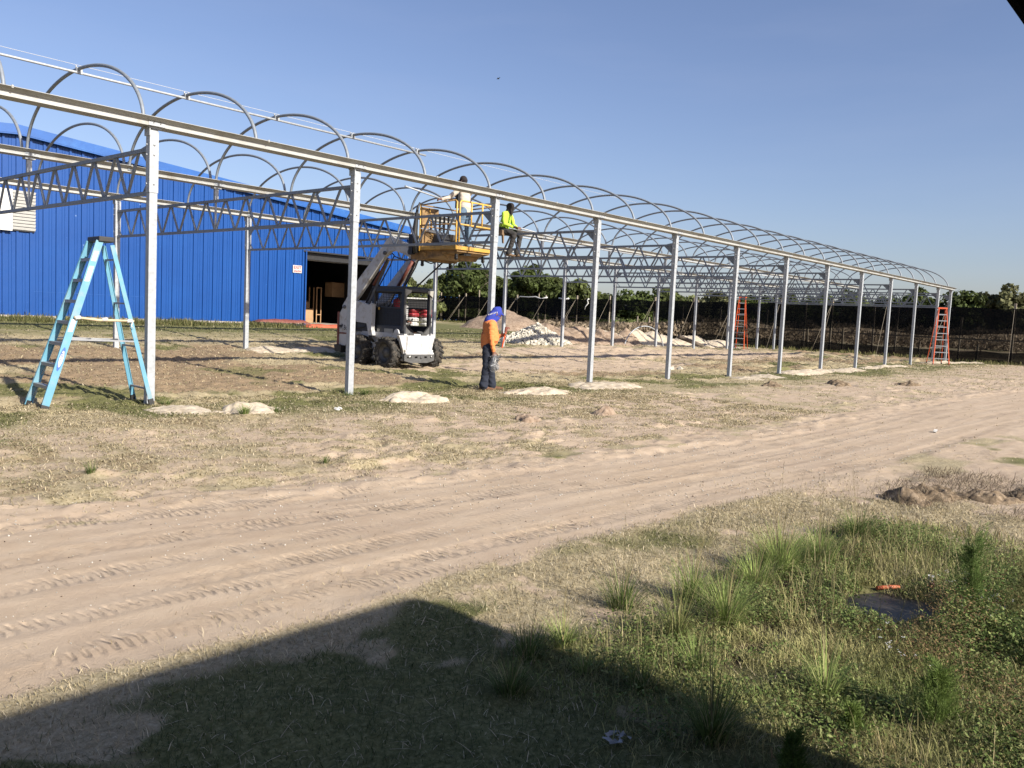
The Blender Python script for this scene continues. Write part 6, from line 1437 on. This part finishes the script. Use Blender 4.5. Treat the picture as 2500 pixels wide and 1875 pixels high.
# weeds along the wall and the fence
blades(22000, (6, 26.5), (28.2, 29.9), (.06, .25), .0032, (.05, .8), 30, lambda x, y, m: np.clip(fbm(x*.8, y, 800, 3)*3-1.15, 0.12, 1)*(x < 20.6)+.05*(x > 25.2), lambda r, n, x, y, m: mixcol(np.array([.10, .13, .04]), np.array([.30, .27, .12]), r.uniform(0, 1, n))*r.uniform(.6, 1.3, n)[:, None], 'wall_weeds', 'weeds along the foot of the blue wall')
blades(26000, (47.5, 53.6), (3, 60), (.08, .32), .0030, (.05, .8), 31, lambda x, y, m: ((FA.x+(y-7)*.084-x) > .1)*((FA.x+(y-7)*.084-x) < 1.8)*np.clip(fbm(x*.8, y, 801, 3)*3-.9, .15, 1), lambda r, n, x, y, m: mixcol(np.array([.13, .16, .05]), np.array([.33, .30, .13]), r.uniform(0, 1, n))*r.uniform(.6, 1.3, n)[:, None], 'fence_weeds', 'weeds along the foot of the fence')

# ------------------------------------------------------------------ the vehicle the photo is taken from (its roof casts the foreground shadow)
VN = thing('parked_van', 'dark edge of the roof of the vehicle beside the camera, top right', 'vehicle', (-.6, -.8, 0))
RZ = 1.74; VX0, VX1, VY0, VY1 = -3.2, 2.95, -1.75, .150
def rrect(x0, x1, y0, y1, rd, n=6):
    pts = []
    for cx2, cy2, a0 in ((x1-rd, y1-rd, 0), (x0+rd, y1-rd, PI/2), (x0+rd, y0+rd, PI), (x1-rd, y0+rd, 1.5*PI)):
        for k in range(n+1): a = a0+PI/2*k/n; pts.append((cx2+rd*math.cos(a), cy2+rd*math.sin(a)))
    return pts
M['vanpaint'] = simple('black_vehicle_paint', (.003, .003, .003), 1.0, 0, .1, 3, spec=.02)
b = MB(); b.prism(rrect(VX0, VX1, VY0, VY1, .12), lambda p, q, t: (p, q, t), RZ, RZ+.03); b.prism(rrect(VX0+.1, VX1-.1, VY0+.1, VY1-.1, .12), lambda p, q, t: (p, q, t), RZ+.03, RZ+.055); b.build('roof', M['vanpaint'], VN, bevel=.01)
b = MB(); b.prism(rrect(VX0-.9, VX1-.02, VY0-.05, VY1+.02, .15), lambda p, q, t: (p, q, t), .40, .84); b.build('body', M['vanpaint'], VN, bevel=.03)
for (x, y) in ((VX1-.06, VY1-.05), (-1.2, VY1-.05), (VX0+.05, VY1-.05)):
    b = MB(); b.box((x, y, 1.29), (.045, .04, .92)); b.build('pillar', M['vanpaint'], VN)
for x in (-2.9, .95):
    for y in (VY0+.12, VY1-.10):
        b = MB(); b.lathe([(0, -.1), (.2, -.1), (.31, -.09), (.325, -.05), (.325, .05), (.31, .09), (.2, .1), (0, .1)], (x, y, .32), 'y', 28); b.build('wheel', M['rubber'], VN)
# ------------------------------------------------------------------ pebbles and crumbs on the road
r = np.random.default_rng(8); n = 2600; x = .8+13*r.uniform(0, 1, n)**1.4; y = np.interp(x, *YN)+(np.interp(x, *YF)-np.interp(x, *YN))*r.uniform(-.1, 1.15, n); z = ground_h(x, y)
s = r.uniform(.0015, .0055, n)*np.clip(np.hypot(x, y)/4, 1, 1.9); k = r.uniform(0, 1, n)
C = np.where((k < .5)[:, None], np.array([[.62, .55, .45]]), np.where((k < .93)[:, None], np.array([[.85, .82, .75]]), np.array([[.14, .10, .07]])))*r.uniform(.7, 1.2, n)[:, None]
OC = np.array([[1, 0, 0], [0, 1, 0], [-1, 0, 0], [0, -1, 0], [0, 0, .8], [0, 0, -.6]]); V = (np.stack([x, y, z+s*.3], 1)[:, None]+OC[None]*s[:, None, None]*r.uniform(.6, 1.4, (n, 6, 1))).reshape(-1, 3)
T8 = np.array([[0, 1, 4], [1, 2, 4], [2, 3, 4], [3, 0, 4], [1, 0, 5], [2, 1, 5], [3, 2, 5], [0, 3, 5]]); F = (np.arange(n)[:, None, None]*6+T8[None]).reshape(-1, 3)
tag(link_mesh('pebbles', np_mesh('pebbles', V, F, {'Col': np.repeat(C, 6, 0)}), M['grass']), 'tiny pebbles and crumbs scattered on the sandy road', None, kind='stuff')
# small clumps of straw and leaves dropped on the road
def clump(x, y): 
    d = np.zeros_like(x)
    for (cx2, cy2, rr2) in ((1.75, 4.9, .10), (3.6, 4.35, .14), (3.3, 3.85, .08), (2.9, 3.65, .10), (4.9, 4.4, .08), (2.35, 4.05, .07), (6.9, 4.6, .08), (3.9, 5.3, .1), (2.6, 5.6, .12), (5.8, 5.0, .06)): d = np.maximum(d, np.exp(-((x-cx2)**2/(rr2*1.6)**2+(y-cy2)**2/rr2**2)))
    return d
blades(60000, (1.2, 8), (3.4, 6.0), (.02, .06), .0028, (1.1, 1.54), 72, lambda x, y, m: .10*clump(x, y)**2, lambda r, n, x, y, m: mixcol(np.array([.20, .15, .10]), np.array([.66, .56, .40]), r.uniform(0, 1, n))*1., 'road_litter', 'small clumps of straw and leaves on the road', 1, .004)
# roots and clods on the torn heaps and the verge
blades(5000, (7.9, 10.2), (1.2, 2.6), (.03, .12), .0022, (.6, 1.5), 71, lambda x, y, m: np.clip(fbm(x*2, y*3, 900, 3)*3-1.0, .05, 1), lambda r, n, x, y, m: mixcol(np.array([.16, .12, .08]), np.array([.55, .46, .32]), r.uniform(0, 1, n)**2), 'root_litter', 'dark roots and straw on the torn soil at the right', 1, .05)

# ------------------------------------------------------------------ overall reflectance level: real paints and soils are darker than they look in sun
KA = .67
for m in bpy.data.materials:
    if not m.use_nodes or m.name in ('shallow_water',): continue
    nt = m.node_tree
    for nd in list(nt.nodes):
        sock = None
        if nd.type == 'BSDF_PRINCIPLED': sock = nd.inputs['Base Color']
        elif nd.type == 'BSDF_TRANSLUCENT': sock = nd.inputs['Color']
        if sock is None: continue
        if sock.is_linked:
            src = sock.links[0].from_socket; c = mixc(nt, 1.0, src, (KA, KA, KA), 'MULTIPLY'); lnk(nt, c, sock)
        else:
            v = sock.default_value; sock.default_value = (v[0]*KA, v[1]*KA, v[2]*KA, 1)
